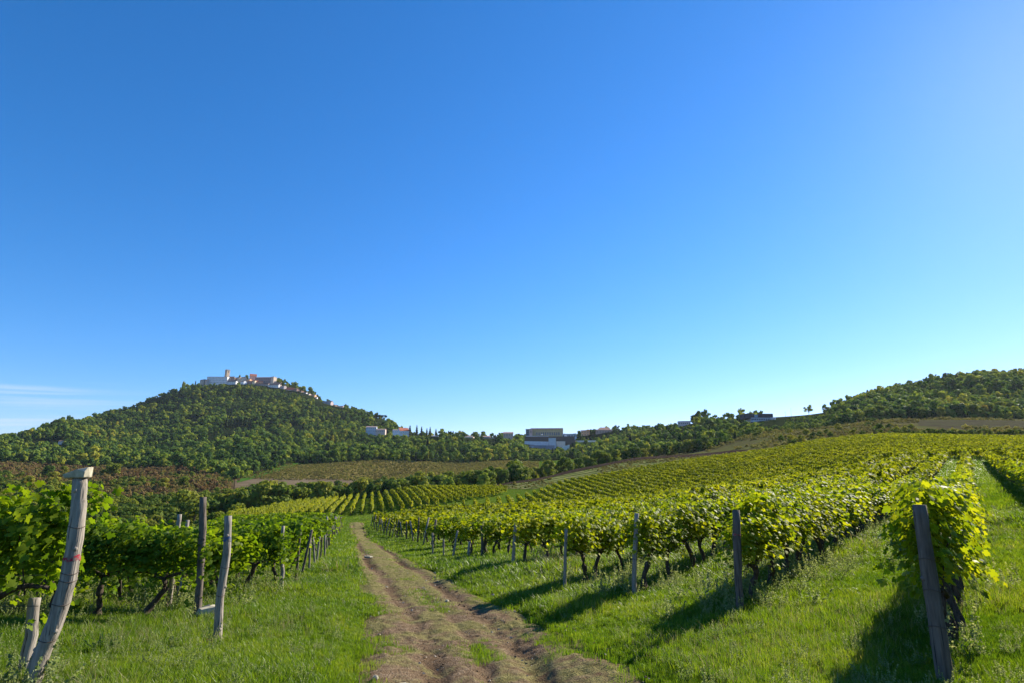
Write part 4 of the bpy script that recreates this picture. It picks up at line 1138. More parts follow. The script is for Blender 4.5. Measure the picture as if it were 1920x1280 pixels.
def house(name, label, u0, u1, v_eave, v_base, Y, wall, roof='gable', rcol=(.30, .12, .07), rpx=2.2, depth=None, rz=0.0, win=(0, 0), cat='house', found=14.0, chimney=False, wsz=(.9, 1.3), over=.35):
    m = Y / F_PX
    c = at((u0 + u1) / 2, v_base, Y)
    w = (u1 - u0) * m / COSP * .98; h = (v_base - v_eave) * m; d = depth or min(w, 11)
    e = empty(name, c, rz); BUILD.append((u0 - 1, u1 + 1, v_eave - rpx, v_base, Y))
    mb = MB(); x, y = w / 2, d / 2
    rh = rpx * m
    if roof == 'gable':
        mb.add([(-x,-y,-found),(x,-y,-found),(x,y,-found),(-x,y,-found),(-x,-y,h),(x,-y,h),(x,y,h),(-x,y,h),(-x,0,h+rh),(x,0,h+rh)],
               [(0,1,5,4),(1,2,6,9,5),(2,3,7,6),(3,0,4,8,7),(0,3,2,1),(4,5,9,8),(6,7,8,9)])
    else: mb.box(-x, x, -y, y, -found, h)
    wl = mb.build('wall', pm(wall), e)
    q = MB(); o = over
    if roof == 'gable':
        t = .18
        for s in (-1, 1):
            a, b = (-x - o, s * (y + o), h - rh * o / y + .06), (x + o, s * (y + o), h - rh * o / y + .06)
            c1, d1 = (x + o, 0, h + rh + .06), (-x - o, 0, h + rh + .06)
            up = [(p[0], p[1], p[2] + t) for p in (a, b, c1, d1)]
            q.add([a, b, c1, d1] + up, [(0,3,2,1) if s < 0 else (0,1,2,3), (4,5,6,7) if s < 0 else (7,6,5,4), (0,1,5,4), (1,2,6,5), (2,3,7,6), (3,0,4,7)])
    elif roof == 'hip':
        k = max(x - y, x * .25)
        q.add([(-x-o,-y-o,h+.02),(x+o,-y-o,h+.02),(x+o,y+o,h+.02),(-x-o,y+o,h+.02),(-k,0,h+rh),(k,0,h+rh)],
              [(0,1,5,4),(1,2,5),(2,3,4,5),(3,0,4),(3,2,1,0)])
    elif roof == 'shed':
        q.add([(-x-o,-y-o,h+.03),(x+o,-y-o,h+.03),(x+o,y+o,h+rh),(-x-o,y+o,h+rh),(-x-o,-y-o,h+.25),(x+o,-y-o,h+.25),(x+o,y+o,h+rh+.22),(-x-o,y+o,h+rh+.22)],
              [(0,3,2,1),(4,5,6,7),(0,1,5,4),(1,2,6,5),(2,3,7,6),(3,0,4,7)])
    else:
        q.box(-x - o, x + o, -y - o, y + o, h + .01, h + max(rh, .25))
    rf = q.build('roof', pm(rcol, 'roof'), e)
    if chimney:
        k = MB(); k.box(x * .4, x * .4 + .8, -.4, .4, h, h + rh + 1.2); k.build('chimney', pm(wall), rf)
    nc, nr = win
    for j in range(nr):
        for i in range(nc):
            cx = -x + w * (i + .5) / nc; cz = h * (j + .5) / nr
            k = MB(); ww, hh = wsz; ww = min(ww, w / nc * .6); hh = min(hh, h / nr * .62)
            k.box(cx - ww / 2, cx + ww / 2, -y - .05, -y + .1, cz - hh / 2, cz + hh / 2)
            f = k.build('window', pm(WINC, 'glass'), e)
    tag(e, label, cat)
    return e, (w, d, h)

def bits(e, name, boxes, col, kind='wall'):
    for b in boxes:
        k = MB(); k.box(*b); k.build(name, pm(col, kind), e)

STONE_W, WHITE_W, GREY_W, CREAM, ORANGE, PINK = (.42, .37, .31), (.82, .80, .76), (.60, .60, .58), (.72, .60, .43), (.66, .38, .20), (.66, .42, .33)
RED, BROWN, DRED, TAN = (.56, .20, .11), (.30, .16, .105), (.36, .11, .07), (.56, .34, .21)
G = 'houses of the hilltop town'
T = [
 ('town_house', 'grey stone house at the lower far end of the hilltop town', 376, 385.5, 712, 719, 1392, STONE_W, 'gable', BROWN, 1.2, 9, 0, (2, 1)),
 ('town_house', 'tiny red-roofed house wedged beside the long pale town building', 385.5, 390, 712.5, 718.5, 1388, (.5, .42, .36), 'gable', RED, 1.4, 6, 0, (1, 1)),
 ('town_house', 'house with a dark brown roof right under the bell tower', 428, 439, 708, 713, 1408, STONE_W, 'gable', BROWN, 2.2, 10, .1, (3, 1)),
 ('town_house', 'low dark brown house in front of the bell tower', 433, 443, 709.5, 714, 1398, (.3, .2, .15), 'gable', BROWN, 1.6, 9, 0, (2, 1)),
 ('town_house', 'shaded grey white house below the bell tower', 427.5, 444, 715, 723, 1374, GREY_W, 'gable', (.24, .17, .14), 1.8, 9, 0, (4, 2)),
 ('town_house', 'bright white sunlit house below the town roofs', 452, 461, 715, 722.5, 1370, (.8, .78, .74), 'gable', BROWN, 1.6, 9, -.5, (2, 1)),
 ('town_house', 'long pale beige house in the middle of the town', 441, 453, 708.5, 714, 1404, CREAM, 'gable', TAN, 1.8, 9, 0, (3, 1)),
 ('town_house', 'cream gabled house near the dark round town tree', 453, 460.5, 708, 713.5, 1402, (.66, .56, .42), 'gable', TAN, 1.8, 9, -.35, (2, 1)),
 ('town_house', 'small orange house below the green town trees', 464, 470.5, 711, 716, 1396, ORANGE, 'gable', TAN, 1.5, 8, -.3, (1, 1)),
 ('town_house', 'brown purple house in the middle of the lower terrace', 463.5, 474, 715, 721, 1376, (.28, .2, .18), 'gable', (.3, .15, .1), 1.4, 9, 0, (3, 1)),
 ('town_house', 'little cream house at the start of the red roof terrace', 474, 480, 714, 719.5, 1374, (.66, .52, .34), 'gable', RED, 1.4, 8, -.3, (1, 1)),
 ('town_house', 'tall pink house under the highest red roof', 468, 480, 704.5, 712, 1412, PINK, 'gable', RED, 3.0, 11, .45, (3, 2)),
 ('town_house', 'low house with a long bright red roof below the fortress', 480, 492.5, 716, 719.5, 1380, ORANGE, 'gable', (.60, .21, .12), 2.4, 8, .4, (3, 1)),
 ('town_house', 'long low row house with a brown roof under the fortress', 478, 505, 720, 724.5, 1366, (.4, .33, .28), 'gable', (.24, .13, .09), 1.6, 8, 0, (6, 1)),
 ('town_house', 'large grey white terrace house below the fortress end', 503.5, 524, 721.5, 729, 1356, GREY_W, 'gable', (.26, .18, .15), 1.8, 9, 0, (6, 2)),
 ('town_house', 'house with a wide brown roof just below the pale ramp wall', 513, 528, 718.5, 722, 1376, (.5, .36, .28), 'gable', BROWN, 1.8, 9, 0, (3, 1)),
 ('town_house', 'grey pink house stepping down the ridge', 525, 536, 724, 730, 1352, (.42, .36, .34), 'gable', (.22, .17, .16), 1.3, 9, 0, (3, 1)),
 ('town_house', 'white-walled house under a big dark red roof', 537, 550, 730.5, 736.5, 1346, (.78, .75, .72), 'gable', DRED, 3.4, 11, .3, (3, 1)),
 ('town_house', 'dark brown tall house next to the dark red roof', 551, 559.5, 729, 736, 1342, (.22, .16, .13), 'gable', BROWN, 1.3, 9, 0, (2, 1)),
 ('town_house', 'low house with a flat brown roof on the ridge', 559.5, 568, 733.5, 738.5, 1338, (.34, .26, .22), 'flat', BROWN, 1.0, 9, 0, (2, 1)),
 ('town_house', 'white and grey house halfway down the ridge', 565, 576, 737, 743, 1332, WHITE_W, 'gable', (.25, .18, .16), 1.6, 9, -.25, (3, 1)),
 ('town_house', 'cream house with a sunlit gable on the ridge', 574, 582, 739, 746.5, 1326, (.66, .54, .40), 'gable', TAN, 1.6, 9, -.4, (2, 1)),
 ('town_house', 'orange house near the lower end of the ridge', 581.5, 592, 741, 746, 1328, ORANGE, 'gable', (.36, .2, .12), 1.6, 9, -.2, (3, 1)),
 ('town_house', 'tiny white house closing the ridge row', 591, 595, 744.5, 748.5, 1322, WHITE_W, 'gable', TAN, 1.0, 5, -.2, (1, 1)),
 ('town_house', 'big pink house with an orange sunlit end on the hill shoulder', 605, 623.5, 754.5, 762, 1298, (.46, .38, .36), 'gable', (.42, .29, .24), 2.4, 11, -.3, (5, 1)),
 ('town_house', 'small brown house beside the big pink house', 624, 630.5, 760, 765.5, 1292, (.4, .26, .2), 'gable', BROWN, 1.4, 8, 0, (2, 1)),
 ('town_house', 'low white-ended house lowest on the hill shoulder', 632, 645, 762, 766.5, 1288, (.6, .45, .4), 'gable', (.36, .22, .18), 1.4, 9, -.3, (3, 1)),
]
for t in T: house(*t[:10], t[10] * 1.5, depth=t[11], rz=t[12] if t[12] else (-.42 if t[3] - t[2] < 13 else -.12), win=t[13])
# long pale building
e, (w, d, h) = house('town_building', 'long pale many-windowed building at the foot of the bell tower', 390, 427.5, 706, 718.5, 1400, (.68, .68, .66), 'gable', (.30, .25, .22), 1.0, 14, .03, (14, 3), 'building', wsz=(1.1, 1.6))
# bell tower: shaft, stepped crenellated parapet, openings
m = 1416 / F_PX; c = at(425.3, 708, 1416)
e = empty('bell_tower', c, -.55); BUILD.append((420, 431, 690, 708, 1416))
tw = 3.9; th = 14.6 * m
mb = MB()
mb.add([(-tw*1.08,-tw*1.08,-14),(tw*1.08,-tw*1.08,-14),(tw*1.08,tw*1.08,-14),(-tw*1.08,tw*1.08,-14),(-tw,-tw,th),(tw,-tw,th),(tw,tw,th),(-tw,tw,th)],[(0,3,2,1),(4,5,6,7),(0,1,5,4),(1,2,6,5),(2,3,7,6),(3,0,4,7)])
TW_C = (.46, .36, .25)
mb.build('shaft', pm(TW_C), e)
mb = MB(); k = tw + .35; mb.box(-k, k, -k, k, th + .02, th + 1.0)
for i in range(4):
    p = -k + (2 * k - 1.3) * i / 3
    for s in (-1, 1):
        mb.box(p, p + 1.3, s * k - (.6 if s > 0 else 0), s * k + (0 if s > 0 else .6), th + 1.0, th + 2.3)
        if i in (1, 2): mb.box(s * k - (.6 if s > 0 else 0), s * k + (0 if s > 0 else .6), p, p + 1.3, th + 1.0, th + 2.3)
mb.build('parapet', pm((.34, .29, .23)), e)
bits(e, 'window', [(-.9, .9, -tw - .1, -tw + .3, th - 5.2, th - 1.8), (tw - .3, tw + .1, -.9, .9, th - 5.2, th - 1.8), (-.4, .4, -tw*1.04 - .1, -tw + .3, th - 11, th - 9.4)], WINC, 'glass')
tag(e, 'tall square stone bell tower with a crenellated top above the town', 'tower')
# fortress wing
e, (w, d, h) = house('town_fortress', 'long brown fortress-like block under a thin pink roof', 479.5, 510, 707, 718, 1398, (.27, .21, .19), 'gable', (.50, .36, .30), 1.2, 13, -.05, (9, 2), 'building', wsz=(1.2, 1.8))
house('town_fortress', 'beige sunlit square wing ending the brown fortress block', 509, 516, 706, 718.5, 1394, (.6, .48, .36), 'flat', (.5, .4, .3), .6, 10, -.4, (1, 2), 'building')
def wallthing(label, u0, v0, u1, v1, hpx, Y0, Y1, col, th=.6, name='retaining_wall', found=6.0):
    a, b = at(u0, v0, Y0), at(u1, v1, Y1); m = (Y0 + Y1) / 2 / F_PX; h = hpx * m
    dx, dy = b.x - a.x, b.y - a.y; L = math.hypot(dx, dy); nx, ny = -dy / L * th, dx / L * th
    mb = MB()
    v = []
    for p in (a, b):
        v += [(p.x, p.y, p.z - found), (p.x + nx, p.y + ny, p.z - found), (p.x + nx, p.y + ny, p.z + h), (p.x, p.y, p.z + h)]
    v = [(q[0] - a.x, q[1] - a.y, q[2] - a.z) for q in v]
    mb.add(v, [(0,4,7,3),(1,2,6,5),(3,7,6,2),(0,1,5,4),(0,3,2,1),(4,5,6,7)])
    o = mb.build(name, pm(col)); o.location = a
    if 'barrier' not in name: BUILD.append((min(u0, u1), max(u0, u1), min(v0, v1) - hpx, max(v0, v1), (Y0 + Y1) / 2))
    return tag(o, label, 'wall')
wallthing('pale sloping ramp wall falling away from the fortress end', 514, 719, 529, 723, 4.5, 1384, 1392, (.6, .5, .4), found=14)
wallthing('yellowish sunlit bank wall on the hill below the ridge houses', 591, 762, 601, 757, 3, 1290, 1300, (.55, .5, .24), found=8)
wallthing('beige wall showing between trees below the cypress row', 419, 815, 431, 812, 2.4, 985, 992, (.5, .42, .32))
house('cottage', 'pale low house with a brownish roof below the cypress row', 393, 405, 819, 822.5, 960, (.5, .42, .34), 'gable', (.3, .22, .17), 2, 8, 0, (3, 1))
house('cottage', 'small white house among trees on the hillside below the ridge', 498, 507, 803.5, 807, 1050, WHITE_W, 'gable', BROWN, 2.2, 8, 0, (2, 1))
house('cottage', 'tiny white shed among the hillside trees', 553, 559, 802, 805, 1060, WHITE_W, 'gable', TAN, 1.2, 6, 0, (1, 1))
house('cottage', 'small dark-roofed shed at the meadow edge on the far hillside', 112, 119, 826.5, 829.5, 850, (.5, .46, .42), 'gable', BROWN, 1.6, 6, 0, (1, 1))
house('cottage', 'tiny white box hut on the green strip at the far hillside', 52.5, 55.5, 832, 835.5, 840, WHITE_W, 'flat', WHITE_W, .4, 2.2, 0)
# saddle houses
house('villa', 'blue grey two-storey house at the foot of the umbrella pine', 687, 706, 800.5, 810, 985, (.44, .50, .54), 'gable', (.36, .26, .22), 2.2, 11, .1, (5, 2))
house('villa', 'long low pinkish house beside the blue grey house', 706, 723, 805, 811, 975, (.56, .42, .34), 'gable', (.36, .24, .2), 1.8, 9, 0, (5, 1))
house('villa', 'small white house just before the red-roofed white house', 737, 747, 806, 812, 965, WHITE_W, 'gable', (.4, .3, .26), 1.6, 9, 0, (3, 1))
e, (w, d, h) = house('villa', 'white house under a broad bright red roof', 747, 765, 807.5, 813.5, 960, (.74, .70, .66), 'gable', (.60, .19, .10), 6.0, 13, .5, (4, 1), chimney=True)
bits(e, 'balcony', [(-w * .4, w * .4, -d / 2 - 1.2, -d / 2 - .02, h * .42, h * .5)], WHITE_W)
house('villa', 'small white house below the last saddle conifer', 809.5, 822, 817, 823, 930, (.74, .72, .68), 'gable', (.4, .33, .3), 1.2, 9, 0, (3, 1))
house('villa', 'cream house with a pale roof between saddle trees', 872, 888, 818.5, 824, 905, (.66, .56, .44), 'hip', (.45, .33, .26), 3, 11, -.2, (4, 1))
house('villa', 'brown pink house on the saddle beside the round dark tree', 906, 919, 818.5, 826.5, 890, (.42, .32, .28), 'gable', (.38, .24, .2), 2, 10, 0, (4, 1))
house('villa', 'low flat house joined to the brown pink saddle house', 918, 928, 821, 827, 888, (.36, .30, .28), 'flat', (.3, .24, .22), .8, 9, 0, (3, 1))
house('villa', 'brownish roofed house peeping over the saddle trees', 944, 962, 812, 818, 885, (.5, .36, .28), 'gable', (.36, .22, .17), 2.6, 11, 0, (4, 1))
# hotel complex
YH = 880
e, (w, d, h) = house('hotel', 'long ochre hotel with a row of grey windows under a pinkish roof', 997, 1053.5, 804.8, 817, YH, (.50, .38, .20), 'flat', (.66, .44, .34), 1.9, 16, -.06, (0, 0), 'hotel', over=1.1)
for i in range(11):
    x = -w * .34 + w * .78 * i / 11
    k = MB(); k.box(x, x + w * .045, -d/2 - .12, -d/2 + .2, .8, h * .52); wd = k.build('window', pm((.17, .19, .20), 'glass'), e)
    k = MB(); k.box(x - .15, x + w * .045 + .15, -d/2 - .2, -d/2 + .1, h * .53, h * .57); k.build('frame', pm((.34, .26, .14)), wd)
bits(e, 'corner_pier', [(w/2 - .02, w/2 + 1.4, -d/2 - .9, d/2, -10, h + .3)], (.62, .47, .30))
house('hotel_wing', 'dark grey banded block ending the ochre hotel', 986, 992.5, 804.5, 815, YH - 8, (.16, .18, .18), 'flat', (.22, .2, .2), .5, 9, 0, (1, 3), 'building', wsz=(4.2, 1.2))
e, (w, d, h) = house('hotel_wing', 'pink gable wall with an oval opening on the ochre hotel', 992.5, 998, 804, 815, YH - 10, (.68, .45, .37), 'flat', (.6, .42, .36), .5, 5, 0, (0, 0), 'building')
mb = MB(); mb.add([(.9 * math.cos(t) , -d/2 - (.06 if k else .02), h * .55 + 2.4 * math.sin(t)) for k in (0, 1) for t in np.linspace(0, 6.2832, 17)[:-1]], [tuple(range(16, 32))[::-1]] + [(i, (i+1) % 16, 16 + (i+1) % 16, 16 + i) for i in range(16)])
mb.build('opening', pm((.3, .2, .16)), e)
e, (w, d, h) = house('pavilion', 'low blue grey pavilion beside the ochre hotel', 1054.5, 1080.5, 813.5, 819.5, YH - 10, (.38, .48, .53), 'flat', (.20, .24, .26), .7, 10, 0, (9, 1), 'building', wsz=(1.6, 2.4))
house('pavilion', 'white cube in front of the blue grey pavilion', 1058.5, 1062.5, 814, 818, YH - 20, (.72, .74, .76), 'flat', (.7, .72, .74), .3, 4, 0, (0, 0), 'building')
wallthing('white terrace railing running along the ochre hotel', 986, 818, 1029, 818.4, 1.8, YH - 24, YH - 22, (.66, .68, .70), .3, 'terrace_railing', 1.0)
e, (w, d, h) = house('terrace_block', 'dark brown terrace roof stretched below the ochre hotel', 984, 1076, 819, 825.5, YH - 34, (.11, .085, .07), 'flat', (.16, .11, .085), 1.0, 12, .0, (0, 0), 'terrace', 5)
wallthing('long white band wall below the dark terrace', 983, 831, 1029, 832, 5, YH - 44, YH - 44, (.60, .63, .66), .5, 'terrace_wall')
house('stair_cube', 'pale blue cube standing in the middle of the terrace walls', 1029, 1042, 821, 834, YH - 50, (.40, .47, .52), 'flat', (.4, .46, .5), .4, 6, 0, (0, 0), 'building')
wallthing('beige broad wall beside the pale blue cube', 1043, 834, 1060, 834, 7.5, YH - 46, YH - 46, (.58, .52, .44), .5, 'terrace_wall')
wallthing('grey purple lowest wall under the hotel terraces', 992, 840, 1040, 840.5, 6.5, YH - 64, YH - 64, (.25, .24, .27), .5, 'terrace_wall')
wallthing('small bright white wall climbing at the lower car park', 1054, 841, 1068, 836.5, 4, YH - 66, YH - 60, (.78, .72, .62), .4, 'terrace_wall')
# parasol and parked cars of the hotel are a few pixels each
def parasol(u, v, label):
    p = at(u, v, YH - 26); e = empty('parasol', p); mb = MB()
    mb.tube([(0, 0, 0), (0, 0, 2.6)], .05, 5); mb.build('pole', pm((.6, .6, .6)), e)
    mb = MB(); n = 8; mb.add([(0, 0, 3.1)] + [(1.9 * math.cos(6.283*k/n), 1.9 * math.sin(6.283*k/n), 2.3) for k in range(n)], [(0, 1 + k, 1 + (k+1) % n) for k in range(n)])
    o = mb.build('canopy', pm((.8, .8, .78)), e); sm = o.modifiers.new('thick', 'SOLIDIFY'); sm.thickness = .04
    tag(e, label, 'parasol')
parasol(1016, 817, 'white parasol opened on the hotel terrace')
def car(u, v, Y, col, label, rz):
    p = at(u, v, Y); p.z += .0; e = empty('parked_car', p, rz)
    mb = MB(); prof = [(-2.1, .35), (-2.15, .75), (-1.3, .92), (-.7, 1.42), (.9, 1.45), (1.7, .95), (2.1, .85), (2.15, .35)]
    n = len(prof); mb.add([(x, s * .85 * (1 if z < 1 else .82), z) for s in (-1, 1) for x, z in prof], [tuple(range(n)), tuple(range(2*n - 1, n - 1, -1))] + [((i+1) % n, i, n + i, n + (i+1) % n) for i in range(n)])
    mb.build('body', pm(col, 'paint'), e)
    for x in (-1.3, 1.3):
        for s in (-1, 1):
            k = MB(); k.tube([(x, s * .92, .33), (x, s * .7, .33)], .33, 10); k.build('wheel', pm((.03, .03, .03), 'tyre'), e)
    tag(e, label, 'car')
car(998.5, 838.6, YH - 70, (.75, .76, .78), 'white car parked under the lowest hotel wall', .2)
house('villa', 'square orange house with a red upper storey beside the hotel', 1091, 1106, 807.5, 816.5, 885, (.58, .33, .18), 'flat', (.45, .17, .12), 1.2, 11, -.3, (3, 2), over=.6)
house('villa', 'wide brown house with stepped roofs behind the ridge trees', 1117, 1147, 806, 813, 880, (.4, .28, .22), 'hip', (.30, .17, .13), 4, 14, 0, (6, 1))
house('villa', 'brown gabled annex rising from the stepped roof house', 1128, 1142, 803, 810, 888, (.36, .25, .2), 'gable', (.28, .16, .13), 2.2, 10, 0, (3, 1))
wallthing('thin pale road barrier running through the ridge trees', 1070, 826, 1168, 825, 1.0, 862, 690, (.60, .57, .50), .3, 'road_barrier', 1.5)
house('villa', 'pink flat house on the ridge beside the dense dark tree', 1272, 1294, 790, 797, 700, (.58, .45, .42), 'flat', (.5, .36, .34), .8, 10, -.2, (6, 1))
# dark modern building
YB = 556
e, (w, d, h) = house('modern_building', 'modern dark building of two flat boxes over a pale glazed floor', 1404, 1447, 783.2, 790, YB, (.40, .46, .50), 'flat', (.12, .11, .11), .35, 12, .02, (13, 1), 'building', wsz=(1.0, 1.5))
m = YB / F_PX
def ux(u): return (u - 1425.5) * m / COSP
bits(e, 'upper_box', [(ux(1393), ux(1411), -5.5, 5, 2.55, 7.0), (ux(1420), ux(1444.5), -6.2, 5.5, 3.72, 7.0)], (.075, .068, .07))
bits(e, 'glass_link', [(ux(1411) + .02, ux(1420) - .02, -3, 4, 3.72, 6.4)], (.38, .55, .65), 'glass')
for k in range(4):
    bits(e, 'pillar', [(ux(1439 + 2.6 * k), ux(1440 + 2.6 * k), -7.4, -6.9, -2, 3.5)], (.7, .74, .76))
BUILD.append((1390, 1450, 775, 790, YB))
for (u, vt, lab) in [(1473, 770, 'short dark pole on the plateau skyline'), (1484, 764, 'taller thin pole on the plateau skyline')]:
    p = at(u, 780, 610); mb = MB(); hh = (780 - vt) * 610 / F_PX; mb.tube([(0, 0, -1), (0, 0, hh)], [.11, .07], 6)
    mb.box(-.7, .7, -.05, .05, hh - .8, hh - .65)
    o = mb.build('utility_pole', M_TRUNK); o.location = p; tag(o, lab, 'pole')

# ------------------------------------------------------------------ the woods that read as one mass, the rusty scrub, the far vines
BUILD += [(420, 474, 781, 801, 1030), (764, 821, 797, 815, 950), (699, 727, 777, 788, 1180), (892, 899, 810, 819, 900)]
FOR = []
for s in range(8):
    H, Rr = [8, 7, 9, 6.5, 7.5, 8.5, 6, 7][s], [3.6, 3.8, 3.7, 3.4, 4.2, 3.0, 3.6, 3.2][s]
    cm, cs = deciduous(140 + s, H, Rr, 9, 26, 1.05, M_TREE, .15, 'woodland_crown'); FOR.append(cm)
cm = conifer(150, 8, 2.4, 260, .95, M_CONIFER, False, 'woodland_conifer'); FOR.append(cm)
def free(X, Y, Z, H):
    u, vtop, dd = to_pix(np.stack([X, Y, Z + H], -1)); ok = np.ones(len(X), bool)
    for (u0, u1, vt, vb, Yb) in BUILD:
        half = 2.5 * F_PX / Y
        ok &= ~((u > u0 - half * .6) & (u < u1 + half * .6) & (Y < Yb + 12) & (vtop < vb - 2.2) & (Y > Yb - 260))
        ok &= ~((u > u0 - 1) & (u < u1 + 1) & (np.abs(Y - Yb) < 9))
    return ok
def sample(n, c0, c1, Y0, Y1, power):
    """points at even density over the ground"""
    out = []
    r = np.random.default_rng(abs(int(Y0) + int(c0)) + 3)
    C = r.uniform(c0, c1, n); Y = np.sqrt(r.uniform(Y0 ** 2, Y1 ** 2, n))
    return xy_of(C, Y), Y, C
X, Y, C = [np.concatenate(q) for q in zip(sample(36000, -160, 2080, 350, 1500, 2), sample(9000, -650, -160, 600, 1300, 2), sample(9000, 1400, 2090, 352, 700, 2))]
base = np.interp(C, FBK, FBY) - 6
crest = np.interp(C, [-700, -200, 0, 200, 350, 440, 500, 560, 620, 700, 800, 960, 1200, 1330, 1450, 1560, 1700, 1920, 2100], [980, 980, 980, 1330, 1400, 1440, 1450, 1380, 1300, 1230, 980, 930, 910, 690, 640, 640, 610, 650, 650])
ok = (Y > base) & (Y < crest + 25)
ok &= ~((C > 1446) & (C < 1562) & (Y > 530))                       # open plateau
ok &= ~((C > 1418) & (C < 1486) & (Y > 462) & (Y < 545))           # bare bank
ok &= ~((C > 40) & (C < 105) & (Y > 800) & (Y < 880))              # little meadow
thin = wob(X, Y, .02, 71); ok &= ~((thin < -1.15) & (Y > 700))
X, Y, C = X[ok], Y[ok], C[ok]
Z = gz(X, Y)
S = np.clip(rng.normal(1.02, .33, len(X)), .45, 2.0) * np.clip(1 + .22 * wob(X, Y, .045, 79), .7, 1.45)
S = np.where((C > 1020) & (Y > 760), S * .75, S)
S = np.where((C > 1340) | ((C > 1000) & (Y < 640)), S * .66, S)
S = np.where((C > 1440) & (C < 1580) & (Y > 400), S * .55, S)
_a = sample(9000, 365, 665, 1180, 1420, 2); _b = sample(2600, 970, 1100, 690, 880, 2)
_x, _y, _c = [np.concatenate(q) for q in zip(_a, _b)]
X = np.concatenate([X, _x]); Y = np.concatenate([Y, _y]); C = np.concatenate([C, _c]); Z = np.concatenate([Z, gz(_x, _y)]); S = np.concatenate([S, rng.uniform(.26, .45, len(_x))])
ok = free(X, Y, Z, 10 * S)
S = np.where(ok, S, .34); ok = free(X, Y, Z, 9 * S)
X, Y, C, Z, S = X[ok], Y[ok], C[ok], Z[ok], S[ok]
idx = np.where(rng.random(len(X)) < .025, 8, rng.integers(0, 8, len(X)))
sc = S[:, None] * np.stack([rng.uniform(.85, 1.25, len(X)), rng.uniform(.85, 1.25, len(X)), rng.uniform(.85, 1.2, len(X))], -1)
o = scatter('hill_woods', np.column_stack([X, Y, Z - .3]), rng.uniform(0, 6.28, len(X)), sc, idx, FOR)
print('woods', len(X))
# rusty scrub
X, Y, C = [np.concatenate(q) for q in zip(sample(15000, -160, 452, 175, 640, 2), sample(7000, -650, -160, 175, 640, 2))]
ok = Y < np.interp(C, FBK, FBY)
ok &= wob(X, Y, .05, 72) > -.75
ok &= ~((C > 430) & (Y > 400))
X, Y = X[ok], Y[ok]
gr = (wob(X, Y, .035, 77) + rng.normal(0, .35, len(X)) + (400 - Y) / 130) > .15
scatter('scrub_undergrowth', np.column_stack([X, Y, gz(X, Y) - .1]), rng.uniform(0, 6.28, len(X)), np.clip(rng.normal(.85, .4, len(X)), .3, 2.2) * np.where(gr, .85, 1), np.where(gr, rng.integers(5, 10, len(X)), rng.integers(0, 5, len(X))), SCRUBS + [q[0] for q in BUSHES])
# reddish vines of the far field
X, Y, C = sample(9000, 450, 1010, 400, 640, 2)
lo = np.interp(C, [440, 520, 640, 800, 960, 1010], [505, 484, 492, 420, 385, 380]); hi = np.interp(C, [440, 520, 640, 800, 960, 1010], [505, 625, 636, 636, 606, 556])
ok = (Y > lo) & (Y < hi); X, Y = X[ok], Y[ok]
ang = R(8); v_ = -math.sin(ang) * X + math.cos(ang) * Y; v_r = np.round(v_ / 3.2) * 3.2 + rng.normal(0, .2, len(X)); dv = v_r - v_
X = X - math.sin(ang) * dv; Y = Y + math.cos(ang) * dv
FV = [deciduous(170 + s, 1.9, 1.5, 6, 24, .38, M_FIELDVINE, .1, 'field_vine')[0] for s in range(4)]
scatter('autumn_field_foliage', np.column_stack([X, Y, gz(X, Y) - .1]), rng.uniform(0, 6.28, len(X)), np.clip(rng.normal(.6, .12, len(X)), .3, .9), rng.integers(0, 4, len(X)), FV)
# rough tufts on the tilled slope
X, Y, C = sample(2600, 940, 1440, 192, 265, 2)
ok = (Y > np.interp(C, [940, 1000, 1060, 1200, 1330, 1445], [208, 192, 202, 215, 222, 231])) & (Y < np.interp(C, [940, 1000, 1060, 1200, 1330, 1445], [219, 216, 230, 256, 258, 235])) & (wob(X, Y, .12, 74) > -.4)
X, Y = X[ok], Y[ok]
scatter('slope_weeds', np.column_stack([X, Y, gz(X, Y) - .1]), rng.uniform(0, 6.28, len(X)), np.clip(rng.normal(.26, .1, len(X)), .1, .6), rng.integers(0, 4, len(X)), FV)
# tufts and low growth of the dry meadow
X, Y, C = sample(5200, 1330, 2050, 236, 425, 2)
lo = np.interp(C, [1330, 1420, 1560, 1700, 2200], [320, 262, 236, 238, 238]); ok = (Y > lo) & (Y < np.interp(C, FBK, FBY)) & ~((C > 1740) & (Y > 275) & (Y < 355)) & (wob(X, Y, .09, 73) > -.2)
X, Y = X[ok], Y[ok]
scatter('meadow_undergrowth', np.column_stack([X, Y, gz(X, Y) - .15]), rng.uniform(0, 6.28, len(X)), np.clip(rng.normal(.5, .2, len(X)), .2, 1.2), rng.integers(0, 4, len(X)), FV)

